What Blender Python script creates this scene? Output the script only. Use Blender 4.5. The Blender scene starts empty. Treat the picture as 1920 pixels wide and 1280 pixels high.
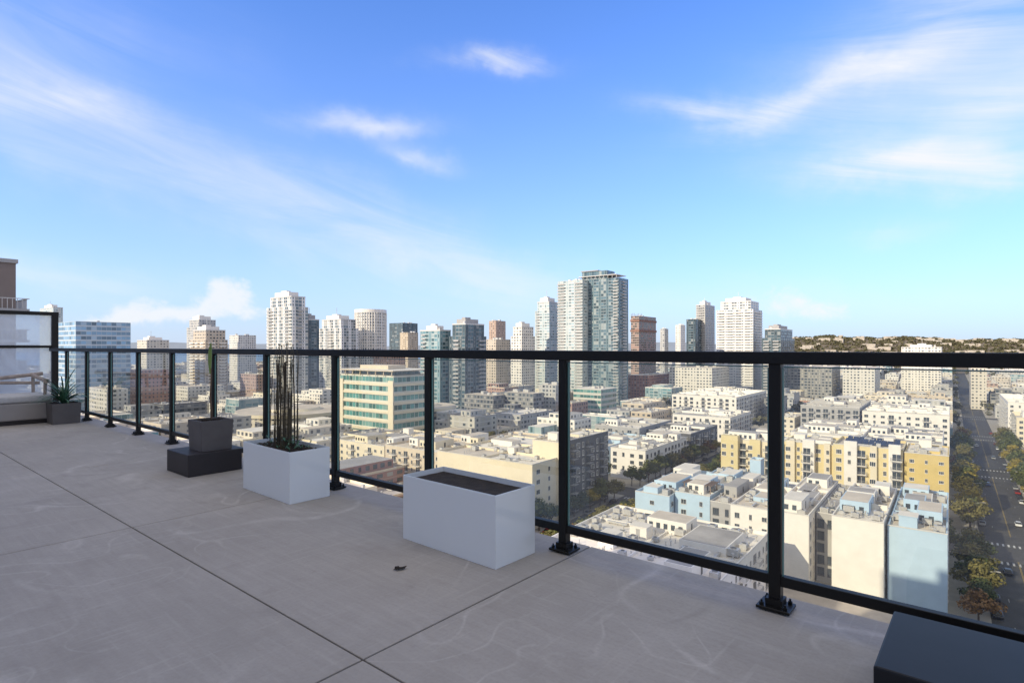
import bpy, bmesh, math, random
from mathutils import Vector, Matrix
random.seed(11)
R=random.Random(5)
SC=bpy.context.scene
COL=SC.collection
F=1084.0; EYE=1.09; GZ=-60.0
# ---- city grid frame (u = left-away, v = right-away) and deck frame
UX,UY,VX,VY=-.7959,.6057,.6057,.7959
ROT=math.atan2(-.6057,.7959)
DUX,DUY,DVX,DVY=-.7692,.6390,.6390,.7692
DROT=math.atan2(-.6390,.7692)
def W(u,v,z=GZ): return Vector((UX*u+VX*v,UY*u+VY*v,z))
def DW(u,v,z=0): return Vector((DUX*u+DVX*v,DUY*u+DVY*v,z))
def tb(x): return (x-960.0)/F          # bearing tangent
# ------------------------------------------------------------ materials
MATS={}
def newmat(name):
    m=bpy.data.materials.new(name); m.use_nodes=True
    nt=m.node_tree; b=nt.nodes['Principled BSDF']
    return m,nt,b
def rgb(c): return (c[0],c[1],c[2],1)
def surf(name,col,rough=.8,var=.15,scale=1.0,metal=0,col2=None,bump=0,spec=.5,detail=5):
    if name in MATS: return MATS[name]
    m,nt,b=newmat(name); N=nt.nodes; L=nt.links
    tc=N.new('ShaderNodeTexCoord'); n=N.new('ShaderNodeTexNoise'); n.inputs['Scale'].default_value=scale; n.inputs['Detail'].default_value=detail
    n.inputs['Roughness'].default_value=.65
    L.new(tc.outputs['Object'],n.inputs['Vector'])
    cr=N.new('ShaderNodeValToRGB'); cr.color_ramp.elements[0].position=.3; cr.color_ramp.elements[1].position=.72
    c2=col2 or tuple(min(1,c*(1+var)) for c in col)
    cr.color_ramp.elements[0].color=rgb(tuple(c*(1-var) for c in col)); cr.color_ramp.elements[1].color=rgb(c2)
    L.new(n.outputs['Fac'],cr.inputs['Fac']); L.new(cr.outputs['Color'],b.inputs['Base Color'])
    b.inputs['Roughness'].default_value=rough; b.inputs['Metallic'].default_value=metal
    b.inputs['Specular IOR Level'].default_value=spec
    if bump:
        bp=N.new('ShaderNodeBump'); bp.inputs['Strength'].default_value=bump; bp.inputs['Distance'].default_value=.02
        n2=N.new('ShaderNodeTexNoise'); n2.inputs['Scale'].default_value=scale*12; L.new(tc.outputs['Object'],n2.inputs['Vector'])
        L.new(n2.outputs['Fac'],bp.inputs['Height']); L.new(bp.outputs['Normal'],b.inputs['Normal'])
    MATS[name]=m; return m
def mth(nt,op,a,b=None,c=None):
    n=nt.nodes.new('ShaderNodeMath'); n.operation=op
    for i,x in enumerate((a,b,c)):
        if x is None: continue
        if isinstance(x,(int,float)): n.inputs[i].default_value=x
        else: nt.links.new(x,n.inputs[i])
    return n.outputs[0]
def mixc(nt,f,a,b):
    n=nt.nodes.new('ShaderNodeMix'); n.data_type='RGBA'
    for s,x in ((n.inputs[0],f),(n.inputs[6],a),(n.inputs[7],b)):
        if isinstance(x,(int,float)): s.default_value=x
        elif isinstance(x,tuple): s.default_value=rgb(x)
        else: nt.links.new(x,s)
    return n.outputs[2]
def facade(name,wall,glass,fx=.55,fy=.5,band=None,bf=.2,light=.25,cur=(.5,.48,.42),pier=None):
    if name in MATS: return MATS[name]
    m,nt,b=newmat(name); N=nt.nodes; L=nt.links
    uv=N.new('ShaderNodeUVMap'); uv.uv_map='UVMap'
    sp=N.new('ShaderNodeSeparateXYZ'); L.new(uv.outputs[0],sp.inputs[0])
    U,V=sp.outputs[0],sp.outputs[1]
    fu=mth(nt,'FRACT',U); fv=mth(nt,'FRACT',V)
    iu=mth(nt,'FLOOR',U); iv=mth(nt,'FLOOR',V)
    cb=N.new('ShaderNodeCombineXYZ'); L.new(iu,cb.inputs[0]); L.new(iv,cb.inputs[1])
    oi=N.new('ShaderNodeObjectInfo'); L.new(oi.outputs['Random'],cb.inputs[2])
    wn=N.new('ShaderNodeTexWhiteNoise'); L.new(cb.outputs[0],wn.inputs[0])
    c2=N.new('ShaderNodeCombineXYZ'); L.new(iu,c2.inputs[0]); L.new(oi.outputs['Random'],c2.inputs[2])
    wc=N.new('ShaderNodeTexWhiteNoise'); L.new(c2.outputs[0],wc.inputs[0])
    wid=mth(nt,'MULTIPLY_ADD',wc.outputs[0],-.36*fx if fx<.8 else -.04,fx*.5+(.10*fx if fx<.8 else .01))
    mu=mth(nt,'LESS_THAN',mth(nt,'ABSOLUTE',mth(nt,'SUBTRACT',fu,.5)),wid)
    mv=mth(nt,'LESS_THAN',mth(nt,'ABSOLUTE',mth(nt,'SUBTRACT',fv,.55)),fy/2)
    mask=mth(nt,'MULTIPLY',mu,mv)
    cur_m=mth(nt,'GREATER_THAN',wn.outputs[0],1-light)
    wn2=mth(nt,'FRACT',mth(nt,'MULTIPLY',wn.outputs[0],17.3))
    gdark=tuple(c*.5 for c in glass); glt=tuple(min(1,c*1.7) for c in glass)
    g1=mixc(nt,wn2,gdark,glt)
    gl=mixc(nt,mth(nt,'MULTIPLY',cur_m,.75),g1,cur)
    tc=N.new('ShaderNodeTexCoord'); n=N.new('ShaderNodeTexNoise'); n.inputs['Scale'].default_value=.12; n.inputs['Detail'].default_value=4
    L.new(tc.outputs['Object'],n.inputs['Vector'])
    wa=mixc(nt,n.outputs['Fac'],tuple(c*.85 for c in wall),tuple(min(.9,c*1.14) for c in wall))
    wa=mixc(nt,mth(nt,'MULTIPLY',oi.outputs['Random'],.42),wa,(.47,.47,.46))
    if band:
        bm=mth(nt,'LESS_THAN',fv,bf); wa=mixc(nt,bm,wa,band)
    if pier:
        pm=mth(nt,'LESS_THAN',mth(nt,'FRACT',mth(nt,'MULTIPLY',mth(nt,'ADD',iu,.5),1/3)),.33); wa=mixc(nt,pm,wa,pier); mask=mth(nt,'MULTIPLY',mask,mth(nt,'SUBTRACT',1,mth(nt,'MULTIPLY',pm,mth(nt,'GREATER_THAN',mth(nt,'ABSOLUTE',mth(nt,'SUBTRACT',fu,.5)),.16))))
    L.new(mixc(nt,mask,wa,gl),b.inputs['Base Color'])
    ro=mth(nt,'MULTIPLY_ADD',mth(nt,'MULTIPLY',mask,mth(nt,'SUBTRACT',1,mth(nt,'MULTIPLY',cur_m,.6))),-.72,.82); L.new(ro,b.inputs['Roughness'])
    b.inputs['Specular IOR Level'].default_value=.7
    bp=N.new('ShaderNodeBump'); bp.inputs['Strength'].default_value=.5; bp.inputs['Distance'].default_value=.25; bp.invert=True
    L.new(mask,bp.inputs['Height']); L.new(bp.outputs[0],b.inputs['Normal'])
    MATS[name]=m; return m
def glassmat(name,tint,base=.05,rough=0.0,refl=.8,diff=0,nsc=2.2):
    m,nt,b=newmat(name); N=nt.nodes; L=nt.links; N.remove(b)
    out=[x for x in N if x.type=='OUTPUT_MATERIAL'][0]
    lw=N.new('ShaderNodeLayerWeight'); lw.inputs[0].default_value=.5
    p=mth(nt,'POWER',lw.outputs['Facing'],4.5); f=mth(nt,'MULTIPLY_ADD',p,refl,base)
    t=N.new('ShaderNodeBsdfTransparent'); t.inputs[0].default_value=rgb(tint); base_s=t.outputs[0]
    tc=N.new('ShaderNodeTexCoord'); n=N.new('ShaderNodeTexNoise'); n.inputs['Scale'].default_value=1.1; n.inputs['Detail'].default_value=2
    L.new(tc.outputs['Object'],n.inputs['Vector'])
    if diff:
        d=N.new('ShaderNodeBsdfDiffuse'); d.inputs[0].default_value=(.82,.86,.90,1); tr=N.new('ShaderNodeBsdfTranslucent'); tr.inputs[0].default_value=(.80,.88,.95,1)
        ad=N.new('ShaderNodeMixShader'); L.new(d.outputs[0],ad.inputs[1]); L.new(tr.outputs[0],ad.inputs[2])
        m2=N.new('ShaderNodeMixShader'); 
        n3=N.new('ShaderNodeTexNoise'); n3.inputs['Scale'].default_value=nsc; n3.inputs['Detail'].default_value=6; n3.inputs['Distortion'].default_value=.8; L.new(tc.outputs['Object'],n3.inputs['Vector'])
        k_=mth(nt,'MULTIPLY',mth(nt,'POWER',mth(nt,'ADD',n3.outputs['Fac'],.5),3 if diff<.2 else 1),diff)
        L.new(k_,m2.inputs[0])
        L.new(base_s,m2.inputs[1]); L.new(ad.outputs[0],m2.inputs[2]); base_s=m2.outputs[0]
    g=N.new('ShaderNodeBsdfGlossy'); g.inputs['Roughness'].default_value=rough; g.inputs[0].default_value=(.95,.95,.95,1)
    bp=N.new('ShaderNodeBump'); bp.inputs['Strength'].default_value=.25; bp.inputs['Distance'].default_value=.02
    L.new(n.outputs['Fac'],bp.inputs['Height']); L.new(bp.outputs[0],g.inputs['Normal'])
    mx=N.new('ShaderNodeMixShader'); L.new(f,mx.inputs[0]); L.new(base_s,mx.inputs[1]); L.new(g.outputs[0],mx.inputs[2])
    L.new(mx.outputs[0],out.inputs[0]); MATS[name]=m; return m
# ------------------------------------------------------------ mesh builder
class MB:
    def __init__(s): s.v=[];s.f=[];s.m=[];s.uv=[];s.M=None
    def poly(s,pts,mat=0,uvs=None):
        i=len(s.v)
        for p in pts:
            p=Vector(p)
            if s.M is not None: p=s.M@p
            s.v.append(p)
        s.f.append(tuple(range(i,i+len(pts)))); s.m.append(mat)
        s.uv.append(uvs or [(0,0)]*len(pts))
    def side(s,a,b,z0,z1,mat,bw,fh):
        l=math.hypot(b[0]-a[0],b[1]-a[1]); n=max(1,round(l/bw)); k=max(1,round((z1-z0)/fh))
        s.poly([(a[0],a[1],z0),(b[0],b[1],z0),(b[0],b[1],z1),(a[0],a[1],z1)],mat,[(0,0),(n,0),(n,k),(0,k)])
    def box(s,x0,x1,y0,y1,z0,z1,ms=0,mt=None,bw=3.6,fh=3.2,bot=False):
        c=[(x0,y0),(x1,y0),(x1,y1),(x0,y1)]
        for i in range(4): s.side(c[i],c[(i+1)%4],z0,z1,ms,bw,fh)
        s.poly([(x,y,z1) for x,y in c],ms if mt is None else mt)
        if bot: s.poly([(x,y,z0) for x,y in reversed(c)],ms)
    def prism(s,pts,z0,z1,ms=0,mt=None,bw=3.6,fh=3.2):
        n=len(pts)
        for i in range(n): s.side(pts[i],pts[(i+1)%n],z0,z1,ms,bw,fh)
        s.poly([(x,y,z1) for x,y in pts],ms if mt is None else mt)
    def cyl(s,cx,cy,z0,z1,r0,r1=None,n=12,ms=0,mt=None,bw=1e9,fh=1e9):
        r1=r0 if r1 is None else r1
        for i in range(n):
            a=2*math.pi*i/n;b=2*math.pi*(i+1)/n
            k=max(1,round((z1-z0)/fh)); w=2*math.pi*r0/n/bw if bw<1e8 else 1
            s.poly([(cx+r0*math.cos(a),cy+r0*math.sin(a),z0),(cx+r0*math.cos(b),cy+r0*math.sin(b),z0),(cx+r1*math.cos(b),cy+r1*math.sin(b),z1),(cx+r1*math.cos(a),cy+r1*math.sin(a),z1)],ms,[(i*w,0),(i*w+w,0),(i*w+w,k),(i*w,k)])
        s.poly([(cx+r1*math.cos(2*math.pi*i/n),cy+r1*math.sin(2*math.pi*i/n),z1) for i in range(n)],ms if mt is None else mt)
    def mesh(s,name,mats):
        me=bpy.data.meshes.new(name); me.from_pydata([tuple(p) for p in s.v],[],s.f)
        for m in mats: me.materials.append(m)
        me.polygons.foreach_set('material_index',s.m)
        ul=me.uv_layers.new(name='UVMap'); flat=[c for f in s.uv for t in f for c in t]
        ul.data.foreach_set('uv',flat); me.update(); return me
def ob(name,me,parent=None,loc=(0,0,0),rz=0,sc=None,label=None,cat=None,kind=None,group=None):
    o=bpy.data.objects.new(name,me); COL.objects.link(o); o.location=loc; o.rotation_euler=(0,0,rz)
    if sc: o.scale=sc
    if parent: o.parent=parent
    if label:
        if len(label.split())<5: label+=' among lower city buildings'
        o['label']=label
    if cat:o['category']=cat
    if kind:o['kind']=kind
    if group:o['group']=group
    return o
def bev(name,sx,sy,sz,bw,mats,segs=2,z0=True):
    bm=bmesh.new(); bmesh.ops.create_cube(bm,size=1)
    for v in bm.verts: v.co=Vector((v.co.x*sx,v.co.y*sy,(v.co.z+(.5 if z0 else 0))*sz))
    if bw: bmesh.ops.bevel(bm,geom=list(bm.edges),offset=bw,segments=segs,affect='EDGES',profile=.5)
    me=bpy.data.meshes.new(name); bm.to_mesh(me); bm.free()
    for m in mats: me.materials.append(m)
    return me
# ------------------------------------------------------------ colours
m_white=surf('white_stucco',(.80,.76,.70),.85,.06,.3)
m_cream=surf('cream_stucco',(.74,.66,.50),.85,.06,.2)
m_beige=surf('beige_stucco',(.64,.55,.43),.85,.08,.3)
m_blue=surf('pale_blue_stucco',(.46,.60,.73),.85,.06,.3)
m_grey=surf('grey_stucco',(.40,.39,.38),.85,.1,.3)
m_dark=surf('charcoal_panel',(.10,.10,.105),.6,.15,.4)
m_yellow=surf('yellow_stucco',(.70,.59,.33),.85,.06,.3)
m_ochre=surf('ochre_stucco',(.62,.48,.20),.85,.08,.3)
m_brown=surf('brown_wall',(.27,.20,.16),.85,.1,.4)
m_taupe=surf('taupe_wall',(.25,.20,.175),.85,.1,.4)
m_roofl=surf('pale_roof_membrane',(.77,.72,.64),.9,.18,.12,detail=8)
m_rooft=surf('tan_roof_membrane',(.60,.53,.44),.9,.22,.1,detail=8)
m_roofg=surf('grey_roof_membrane',(.38,.36,.34),.9,.25,.1,detail=8)
m_metal=surf('galvanised_metal',(.54,.53,.51),.45,.2,2,metal=.3)
m_solar=surf('solar_panel',(.03,.04,.07),.2,.2,1)
m_frame=surf('window_frame',(.6,.58,.55),.5,.1,1)
m_glass=surf('window_glass',(.06,.075,.09),.08,.5,.15,spec=.8)
m_rail=surf('balcony_rail',(.35,.35,.35),.5,.1,1)
m_gwin=surf('green_glass',(.12,.28,.27),.08,.4,.2,spec=.8)
fw=facade('facade_white',(.78,.74,.67),(.10,.12,.14),.56,.46)
fw2=facade('facade_white_band',(.66,.65,.62),(.15,.18,.20),.82,.52,band=(.80,.78,.74),bf=.18,pier=(.80,.78,.74))
fwv=facade('facade_white_piers',(.52,.52,.50),(.11,.14,.155),.86,.66,light=.3,pier=(.80,.78,.74))
fc=facade('facade_cream',(.70,.63,.51),(.10,.11,.12),.5,.46)
fb=facade('facade_beige',(.58,.49,.38),(.09,.10,.11),.5,.46)
fr=facade('facade_brick',(.36,.16,.11),(.07,.08,.09),.5,.5,band=(.45,.33,.25),bf=.1)
fo=facade('facade_orange',(.48,.27,.16),(.07,.08,.09),.5,.5)
fg=facade('facade_grey',(.40,.40,.40),(.08,.10,.12),.6,.5,band=(.56,.56,.55),bf=.12,pier=(.50,.49,.46))
fd=facade('facade_dark',(.12,.12,.12),(.06,.08,.10),.6,.55,band=(.42,.41,.40),bf=.12,light=.35)
ft=facade('facade_tan',(.56,.44,.29),(.08,.09,.10),.5,.48)
gb=facade('curtain_blue',(.40,.48,.55),(.15,.27,.40),.94,.66,light=.15,cur=(.4,.52,.62),band=(.52,.58,.63),bf=.16)
gg=facade('curtain_green',(.38,.46,.46),(.11,.21,.24),.9,.74,light=.2,cur=(.38,.46,.46),band=(.46,.51,.50),bf=.12,pier=(.22,.32,.35))
gd=facade('curtain_dark',(.12,.15,.17),(.05,.085,.105),.9,.76,light=.16,cur=(.26,.28,.27),band=(.25,.28,.30),bf=.12,pier=(.08,.11,.13))
gm=facade('curtain_main_tower',(.20,.26,.29),(.07,.12,.15),.92,.78,light=.2,cur=(.32,.37,.37),band=(.36,.40,.41),bf=.10,pier=(.15,.22,.25))
gp=facade('curtain_pale',(.6,.63,.62),(.25,.33,.35),.88,.64,light=.3,cur=(.52,.53,.5),band=(.73,.74,.72),bf=.16,pier=(.5,.56,.56))
fcon=facade('construction_frame',(.38,.29,.24),(.06,.045,.04),.82,.68,band=(.42,.36,.31),bf=.2,light=.3,cur=(.34,.17,.12))
gbig=facade('office_bands',(.66,.65,.56),(.08,.21,.20),.94,.52,light=.25,cur=(.2,.38,.34))
# ------------------------------------------------------------ roof and facade part meshes
def win_mesh(name,gmm,fm,mull=1):
    b=MB(); t=.06
    b.poly([(-.5,-.03,-.5),(.5,-.03,-.5),(.5,-.03,.5),(-.5,-.03,.5)],1)
    b.box(-.5,.5,-.09,.01,-.5,-.5+t,0,bot=True); b.box(-.5,.5,-.09,.01,.5-t,.5,0,bot=True)
    b.box(-.5,-.5+t,-.088,.01,-.44,.44,0); b.box(.5-t,.5,-.088,.01,-.44,.44,0)
    for k in range(mull):
        x=-.5+(k+1)/(mull+1); b.box(x-.02,x+.02,-.07,.01,-.44,.44,0)
    b.box(-.54,.54,-.16,.01,-.56,-.505,0,bot=True)
    return b.mesh(name,[fm,gmm])
me_win=win_mesh('window_mesh',m_glass,m_frame)
me_wind=win_mesh('window_mesh_dark',m_glass,m_dark,2)
me_winw=win_mesh('window_mesh_wide',m_glass,m_white,2)
def balc_mesh(name,slabm,railm):
    b=MB(); b.box(-1.7,1.7,-1.5,0,-.1,.1,0,bot=True)
    b.box(-1.7,1.7,-1.5,-1.46,1.05,1.12,1,bot=True); b.box(-1.7,-1.66,-1.46,0,1.05,1.12,1,bot=True); b.box(1.66,1.7,-1.46,0,1.05,1.12,1,bot=True)
    n=14
    for i in range(n+1):
        x=-1.69+3.36*i/n; b.box(x,x+.03,-1.49,-1.46,.1,1.05,1)
    for i in range(6):
        y=-1.4+i*.25
        for x in(-1.69,1.66): b.box(x,x+.03,y,y+.03,.1,1.05,1)
    b.poly([(-1.2,-.03,.12),(1.2,-.03,.12),(1.2,-.03,2.3),(-1.2,-.03,2.3)],2)
    b.box(-.04,.04,-.06,0,.12,2.3,0)
    return b.mesh(name,[slabm,railm,m_glass])
me_bal=balc_mesh('balcony_mesh',m_white,m_rail); me_bald=balc_mesh('balcony_mesh_dark',m_grey,m_dark)
def unit_mesh():
    b=MB(); b.box(-.9,.9,-.7,.7,.25,1.3,0,bot=True)
    for x in(-.8,.8):
        b.box(x-.06,x+.06,-.6,.6,0,.25,1)
    b.cyl(0,0,1.3,1.42,.5,.5,14,1,2); b.box(.9,1.5,-.15,.15,.4,.75,0,bot=True)
    for i in range(5): b.box(-.7,.7,-.73,-.7,.4+i*.17,.46+i*.17,1,bot=True)
    return b.mesh('rooftop_unit_mesh',[m_metal,m_grey,m_dark])
def vent_mesh():
    b=MB(); b.cyl(0,0,0,.9,.12,.12,10,0); b.cyl(0,0,.9,1.0,.28,.2,10,0); b.cyl(0,0,0,.12,.3,.15,10,0)
    return b.mesh('vent_pipe_mesh',[m_metal])
def bulk_mesh(wm,name):
    b=MB(); b.box(-2.2,2.2,-1.8,1.8,0,2.7,0,1); b.box(-2.35,2.35,-1.95,1.95,2.7,2.85,0,1,bot=True)
    b.poly([(-.5,-1.82,.05),(.5,-1.82,.05),(.5,-1.82,2.1),(-.5,-1.82,2.1)],2); b.box(-.58,.58,-1.86,-1.8,2.1,2.2,2,bot=True)
    return b.mesh(name,[wm,m_roofl,m_grey])
def sky_mesh():
    b=MB(); b.box(-.8,.8,-.6,.6,0,.3,0); b.poly([(-.8,-.6,.304),(.8,-.6,.304),(.8,0,.6),(-.8,0,.6)],1); b.poly([(.8,.6,.304),(-.8,.6,.304),(-.8,0,.6),(.8,0,.6)],1)
    b.poly([(.8,-.6,.3),(.8,.6,.3),(.8,0,.6)],0); b.poly([(-.8,.6,.3),(-.8,-.6,.3),(-.8,0,.6)],0)
    return b.mesh('skylight_mesh',[m_metal,m_glass])
def duct_mesh():
    b=MB(); b.box(-3,3,-.3,.3,.3,.8,0,bot=True); b.box(2.4,3,.3,2.4,.3,.8,0,bot=True)
    for x in(-2.5,0,2.2): b.box(x,x+.1,-.35,.35,0,.3,0)
    return b.mesh('duct_mesh',[m_metal])
me_unit=unit_mesh(); me_vent=vent_mesh(); me_bulk=bulk_mesh(m_white,'stair_housing_mesh'); me_bulkb=bulk_mesh(m_blue,'stair_housing_blue'); me_skyl=sky_mesh(); me_duct=duct_mesh()
RES=[]
def merged(parent,name,items):
    b=MB(); mats=[]
    for me,M in items:
        base={}
        for i,mm in enumerate(me.materials):
            if mm not in mats: mats.append(mm)
            base[i]=mats.index(mm)
        for p in me.polygons: b.poly([M@me.vertices[i].co for i in p.vertices],base[p.material_index])
    o=ob(name,b.mesh(name,mats),parent); o['kind']='stuff'; return o
def near(name,label,cat,u0,u1,v0,v1,zt,wall,roof,S=None,E=None,Wf=None,bays=(),units=6,vents=8,win=None,bal=None,bulk=None,par=.9,eastwall=None,vols=0,volm=None):
    RES.append((u0-3,u1+3,v0-3,v1+3))
    uc=(u0+u1)/2; vc=(v0+v1)/2; hx=(u1-u0)/2; hy=(v1-v0)/2; H=zt-GZ
    root=ob(name,None,None,W(uc,vc),ROT,label=label,cat=cat); t=.3
    b=MB(); c=[(-hx,-hy),(hx,-hy),(hx,hy),(-hx,hy)]; ci=[(-hx+t,-hy+t),(hx-t,-hy+t),(hx-t,hy-t),(-hx+t,hy-t)]
    for i in range(4):
        j=(i+1)%4; b.side(c[i],c[j],.14,H,1 if (i==1 and eastwall) else 0,3.6,3.2)
        b.poly([(*c[i],H),(*c[j],H),(*ci[j],H),(*ci[i],H)],0); b.side(ci[j],ci[i],H-par,H,0,9,9)
    b.box(-hx-.06,hx+.06,-hy-.07,-hy-.003,H-.22,H+.05,2,bot=True); b.box(hx+.003,hx+.07,-hy-.06,hy,H-.22,H+.05,2,bot=True)
    ob('wall',b.mesh('wall',[wall,eastwall or wall,m_frame]),root)
    r=MB(); ns=max(1,int(2*hy/13)); ms_=max(1,int(2*hx/15)); ys=[-hy+t+(2*hy-2*t)*i/ns for i in range(ns+1)]; xs=[-hx+t+(2*hx-2*t)*i/ms_ for i in range(ms_+1)]
    lv={}
    for i in range(ns):
        for j in range(ms_):
            z=H-par+R.choice((0,0,.25,.45)); lv[(i,j)]=z
            r.poly([(xs[j],ys[i],z),(xs[j+1],ys[i],z),(xs[j+1],ys[i+1],z),(xs[j],ys[i+1],z)],R.choice((0,0,1,2)))
    for i in range(1,ns): r.box(-hx+t,hx-t,ys[i]-.15,ys[i]+.15,H-par-.1,H-.05+R.choice((0,.3,.9)),3)
    for j in range(1,ms_): r.box(xs[j]-.15,xs[j]+.15,-hy+t,hy-t,H-par-.1,H-.12,3)
    ob('roof',r.mesh('roof',[roof,m_rooft,m_roofl,wall]),root)
    wins=[];bals=[]
    def fl(x):
        for (a,e,dp,mm) in bays:
            if uc-e<=x<=uc-a: return dp
        return 0
    for (a,e,dp,mm) in bays:
        q=MB(); q.box(uc-e,uc-a,-hy-dp,-hy-.002,.14,H+(.35 if dp<1.5 else 1.4),0,bot=True); ob('bay',q.mesh('bay',[mm]),root)
    def grid(spec,L,tr):
        sp,w,h,fh,be=spec; n=max(1,int(L/sp)); s=L/n; k=int((H-1.2)/fh)
        for j in range(k):
            zc=H-1.3-fh*.5-j*fh
            if zc<2: continue
            for i in range(n):
                x=-L/2+s*(i+.5)
                if be and i%be==be-1: bals.append((zc-1.2,tr(x,zc-1.2)))
                else:
                    if R.random()<.08: continue
                    wins.append((zc,tr(x,zc)@Matrix.Diagonal((w*(.62 if (i%3==1) else 1.1),1,h*(.8 if i%4==2 else 1),1))))
    if S: grid(S,2*hx,lambda x,z:Matrix.Translation((x,-hy-fl(x),z)))
    if E: grid(E,2*hy,lambda x,z:Matrix.Translation((hx,x,z))@Matrix.Rotation(math.pi/2,4,'Z'))
    if Wf: grid(Wf,2*hy,lambda x,z:Matrix.Translation((-hx,-x,z))@Matrix.Rotation(-math.pi/2,4,'Z'))
    for nm,me,lst in (('window',win or me_win,wins),('balcony',bal or me_bal,bals)):
        lst.sort(key=lambda q:-q[0])
        for z,M in lst[:96]:
            o=ob(nm,me,root); o.matrix_local=M
        if len(lst)>96: merged(root,nm,[(me,M) for z,M in lst[96:]])
    used=[]
    def zat(x,y):
        i=min(ns-1,max(0,int((y+hy-t)/(2*hy-2*t)*ns))); j=min(ms_-1,max(0,int((x+hx-t)/(2*hx-2*t)*ms_))); return lv[(i,j)]
    for _ in range(vols):
        sx=R.uniform(1.8,min(6,hx*.6)); sy=R.uniform(2.0,min(7,hy*.35)); hh_=R.choice((.9,1.6,2.4,2.8,3.0))
        for tr in range(30):
            x=R.uniform(-hx+sx+.8,hx-sx-.8) if hx>sx+.9 else 0; y=R.uniform(-hy+sy+2,hy-sy-.8)
            if all((x-q[0])**2+(y-q[1])**2>(max(sx,sy)+q[2])**2*.7 for q in used):
                used.append((x,y,max(sx,sy))); q=MB(); z0=H-par; mm=R.choice((wall,m_white,volm or wall))
                q.box(x-sx,x+sx,y-sy,y+sy,z0,z0+hh_+.5,0)
                q.poly([(x-sx+.25,y-sy+.25,z0+hh_+.505),(x+sx-.25,y-sy+.25,z0+hh_+.505),(x+sx-.25,y+sy-.25,z0+hh_+.505),(x-sx+.25,y+sy-.25,z0+hh_+.505)],1)
                if hh_>2:
                    for k in range(int(sx)): q.box(x-sx+.5+k*1.9,x-sx+1.5+k*1.9,y-sy-.04,y-sy-.003,z0+1,z0+2.3,2,bot=True)
                    q.box(x+sx+.003,x+sx+.04,y-.5,y+.5,z0+.5,z0+2.5,2,bot=True)
                ob('roof_volume',q.mesh('roof_volume',[mm,R.choice((m_roofl,m_rooft,m_roofg)),m_glass]),root); break
    def place(nm,me,k,m,sc):
        for _ in range(k):
            if hx<m+.3 or hy<m+.3: return
            for tr in range(12):
                x,y=R.uniform(-hx+m,hx-m),R.uniform(-hy+m,hy-m)
                if all((x-q[0])**2+(y-q[1])**2>(m+q[2])**2*.6 for q in used):
                    used.append((x,y,m)); s=R.uniform(*sc); ob(nm,me,root,(x,y,zat(x,y)),R.choice((0,math.pi/2,math.pi)),(s,s,s)); break
    if hx>5 and hy>5: place('stair_housing',bulk or me_bulk,max(1,int(hx*hy/260)),3.2,(.85,1.1))
    place('duct',me_duct,units//4,3.3,(.7,1.1)); place('rooftop_unit',me_unit,int(units*1.4),1.4,(.6,1.4)); place('skylight',me_skyl,units//3,1.3,(.8,1.2)); place('vent_pipe',me_vent,int(vents*1.5),.6,(.7,1.4))
    return root
# ------------------------------------------------------------ GROUND, ROADS
def plane_uv(b,u0,u1,v0,v1,z,mat=0):
    b.poly([W(u1,v0,z),W(u0,v0,z),W(u0,v1,z),W(u1,v1,z)],mat)
g=MB(); g.poly([(-14000,-3000,GZ),(14000,-3000,GZ),(14000,16000,GZ),(-14000,16000,GZ)])
m_ground=surf('city_ground',(.16,.155,.12),.95,.35,.012,col2=(.25,.23,.18),detail=9)
ob('ground',g.mesh('ground',[m_ground]),kind='structure')
VST=[-15-114*k for k in range(9,0,-1)]+[-15]+[99+114*k for k in range(0,14)]
CST=[87+137*k for k in range(-1,13)]
m_asph=surf('asphalt',(.055,.055,.057),.85,.25,.15,col2=(.085,.083,.08),detail=9)
rd=MB()
for u in VST: plane_uv(rd,u-8,u+8,-60,1800,GZ+.008)
for v in CST: plane_uv(rd,-1050,1700,v-7,v+7,GZ+.004)
ob('road',rd.mesh('road',[m_asph]),kind='structure')
m_pave=surf('pavement_concrete',(.36,.33,.28),.9,.12,.3,detail=8)
pv=MB()
for i in range(len(VST)-1):
    for j in range(len(CST)-1):
        ua,ub=VST[i]+8,VST[i+1]-8; va,vb=CST[j]+7,CST[j+1]-7
        p=[W(ub,va,GZ),W(ua,va,GZ),W(ua,vb,GZ),W(ub,vb,GZ)]
        q=[(a.x,a.y) for a in p]; pv.prism(q,GZ,GZ+.14)
ob('pavement',pv.mesh('pavement',[m_pave]),kind='structure')
m_paint=surf('road_paint',(.5,.5,.48),.8,.3,2); m_ypaint=surf('yellow_road_paint',(.42,.30,.07),.8,.2,2)
mk=MB()
for u in (-15,99,213):
    for k in range(70):
        v=110+k*9
        if any(abs(v-c)<13 for c in CST): continue
        if k%2==0: plane_uv(mk,u-4.14,u-4.04,v,v+2.4,GZ+.013); plane_uv(mk,u+4.04,u+4.14,v,v+2.4,GZ+.013)
        plane_uv(mk,u-.14,u-.06,v,v+9,GZ+.013,1); plane_uv(mk,u+.06,u+.14,v,v+9,GZ+.013,1)
ob('lane_marking',mk.mesh('lane_marking',[m_paint,m_ypaint]),kind='structure')
cw=MB()
for u in (-15,99):
    for c in CST[1:6]:
        for s in(-1,1):
            for k in range(11):
                x=u-6.9+k*1.3; plane_uv(cw,x,x+.5,c+s*9.6-1.3,c+s*9.6+1.3,GZ+.013)
ob('crosswalk_marking',cw.mesh('crosswalk_marking',[m_paint]),kind='structure')
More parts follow.
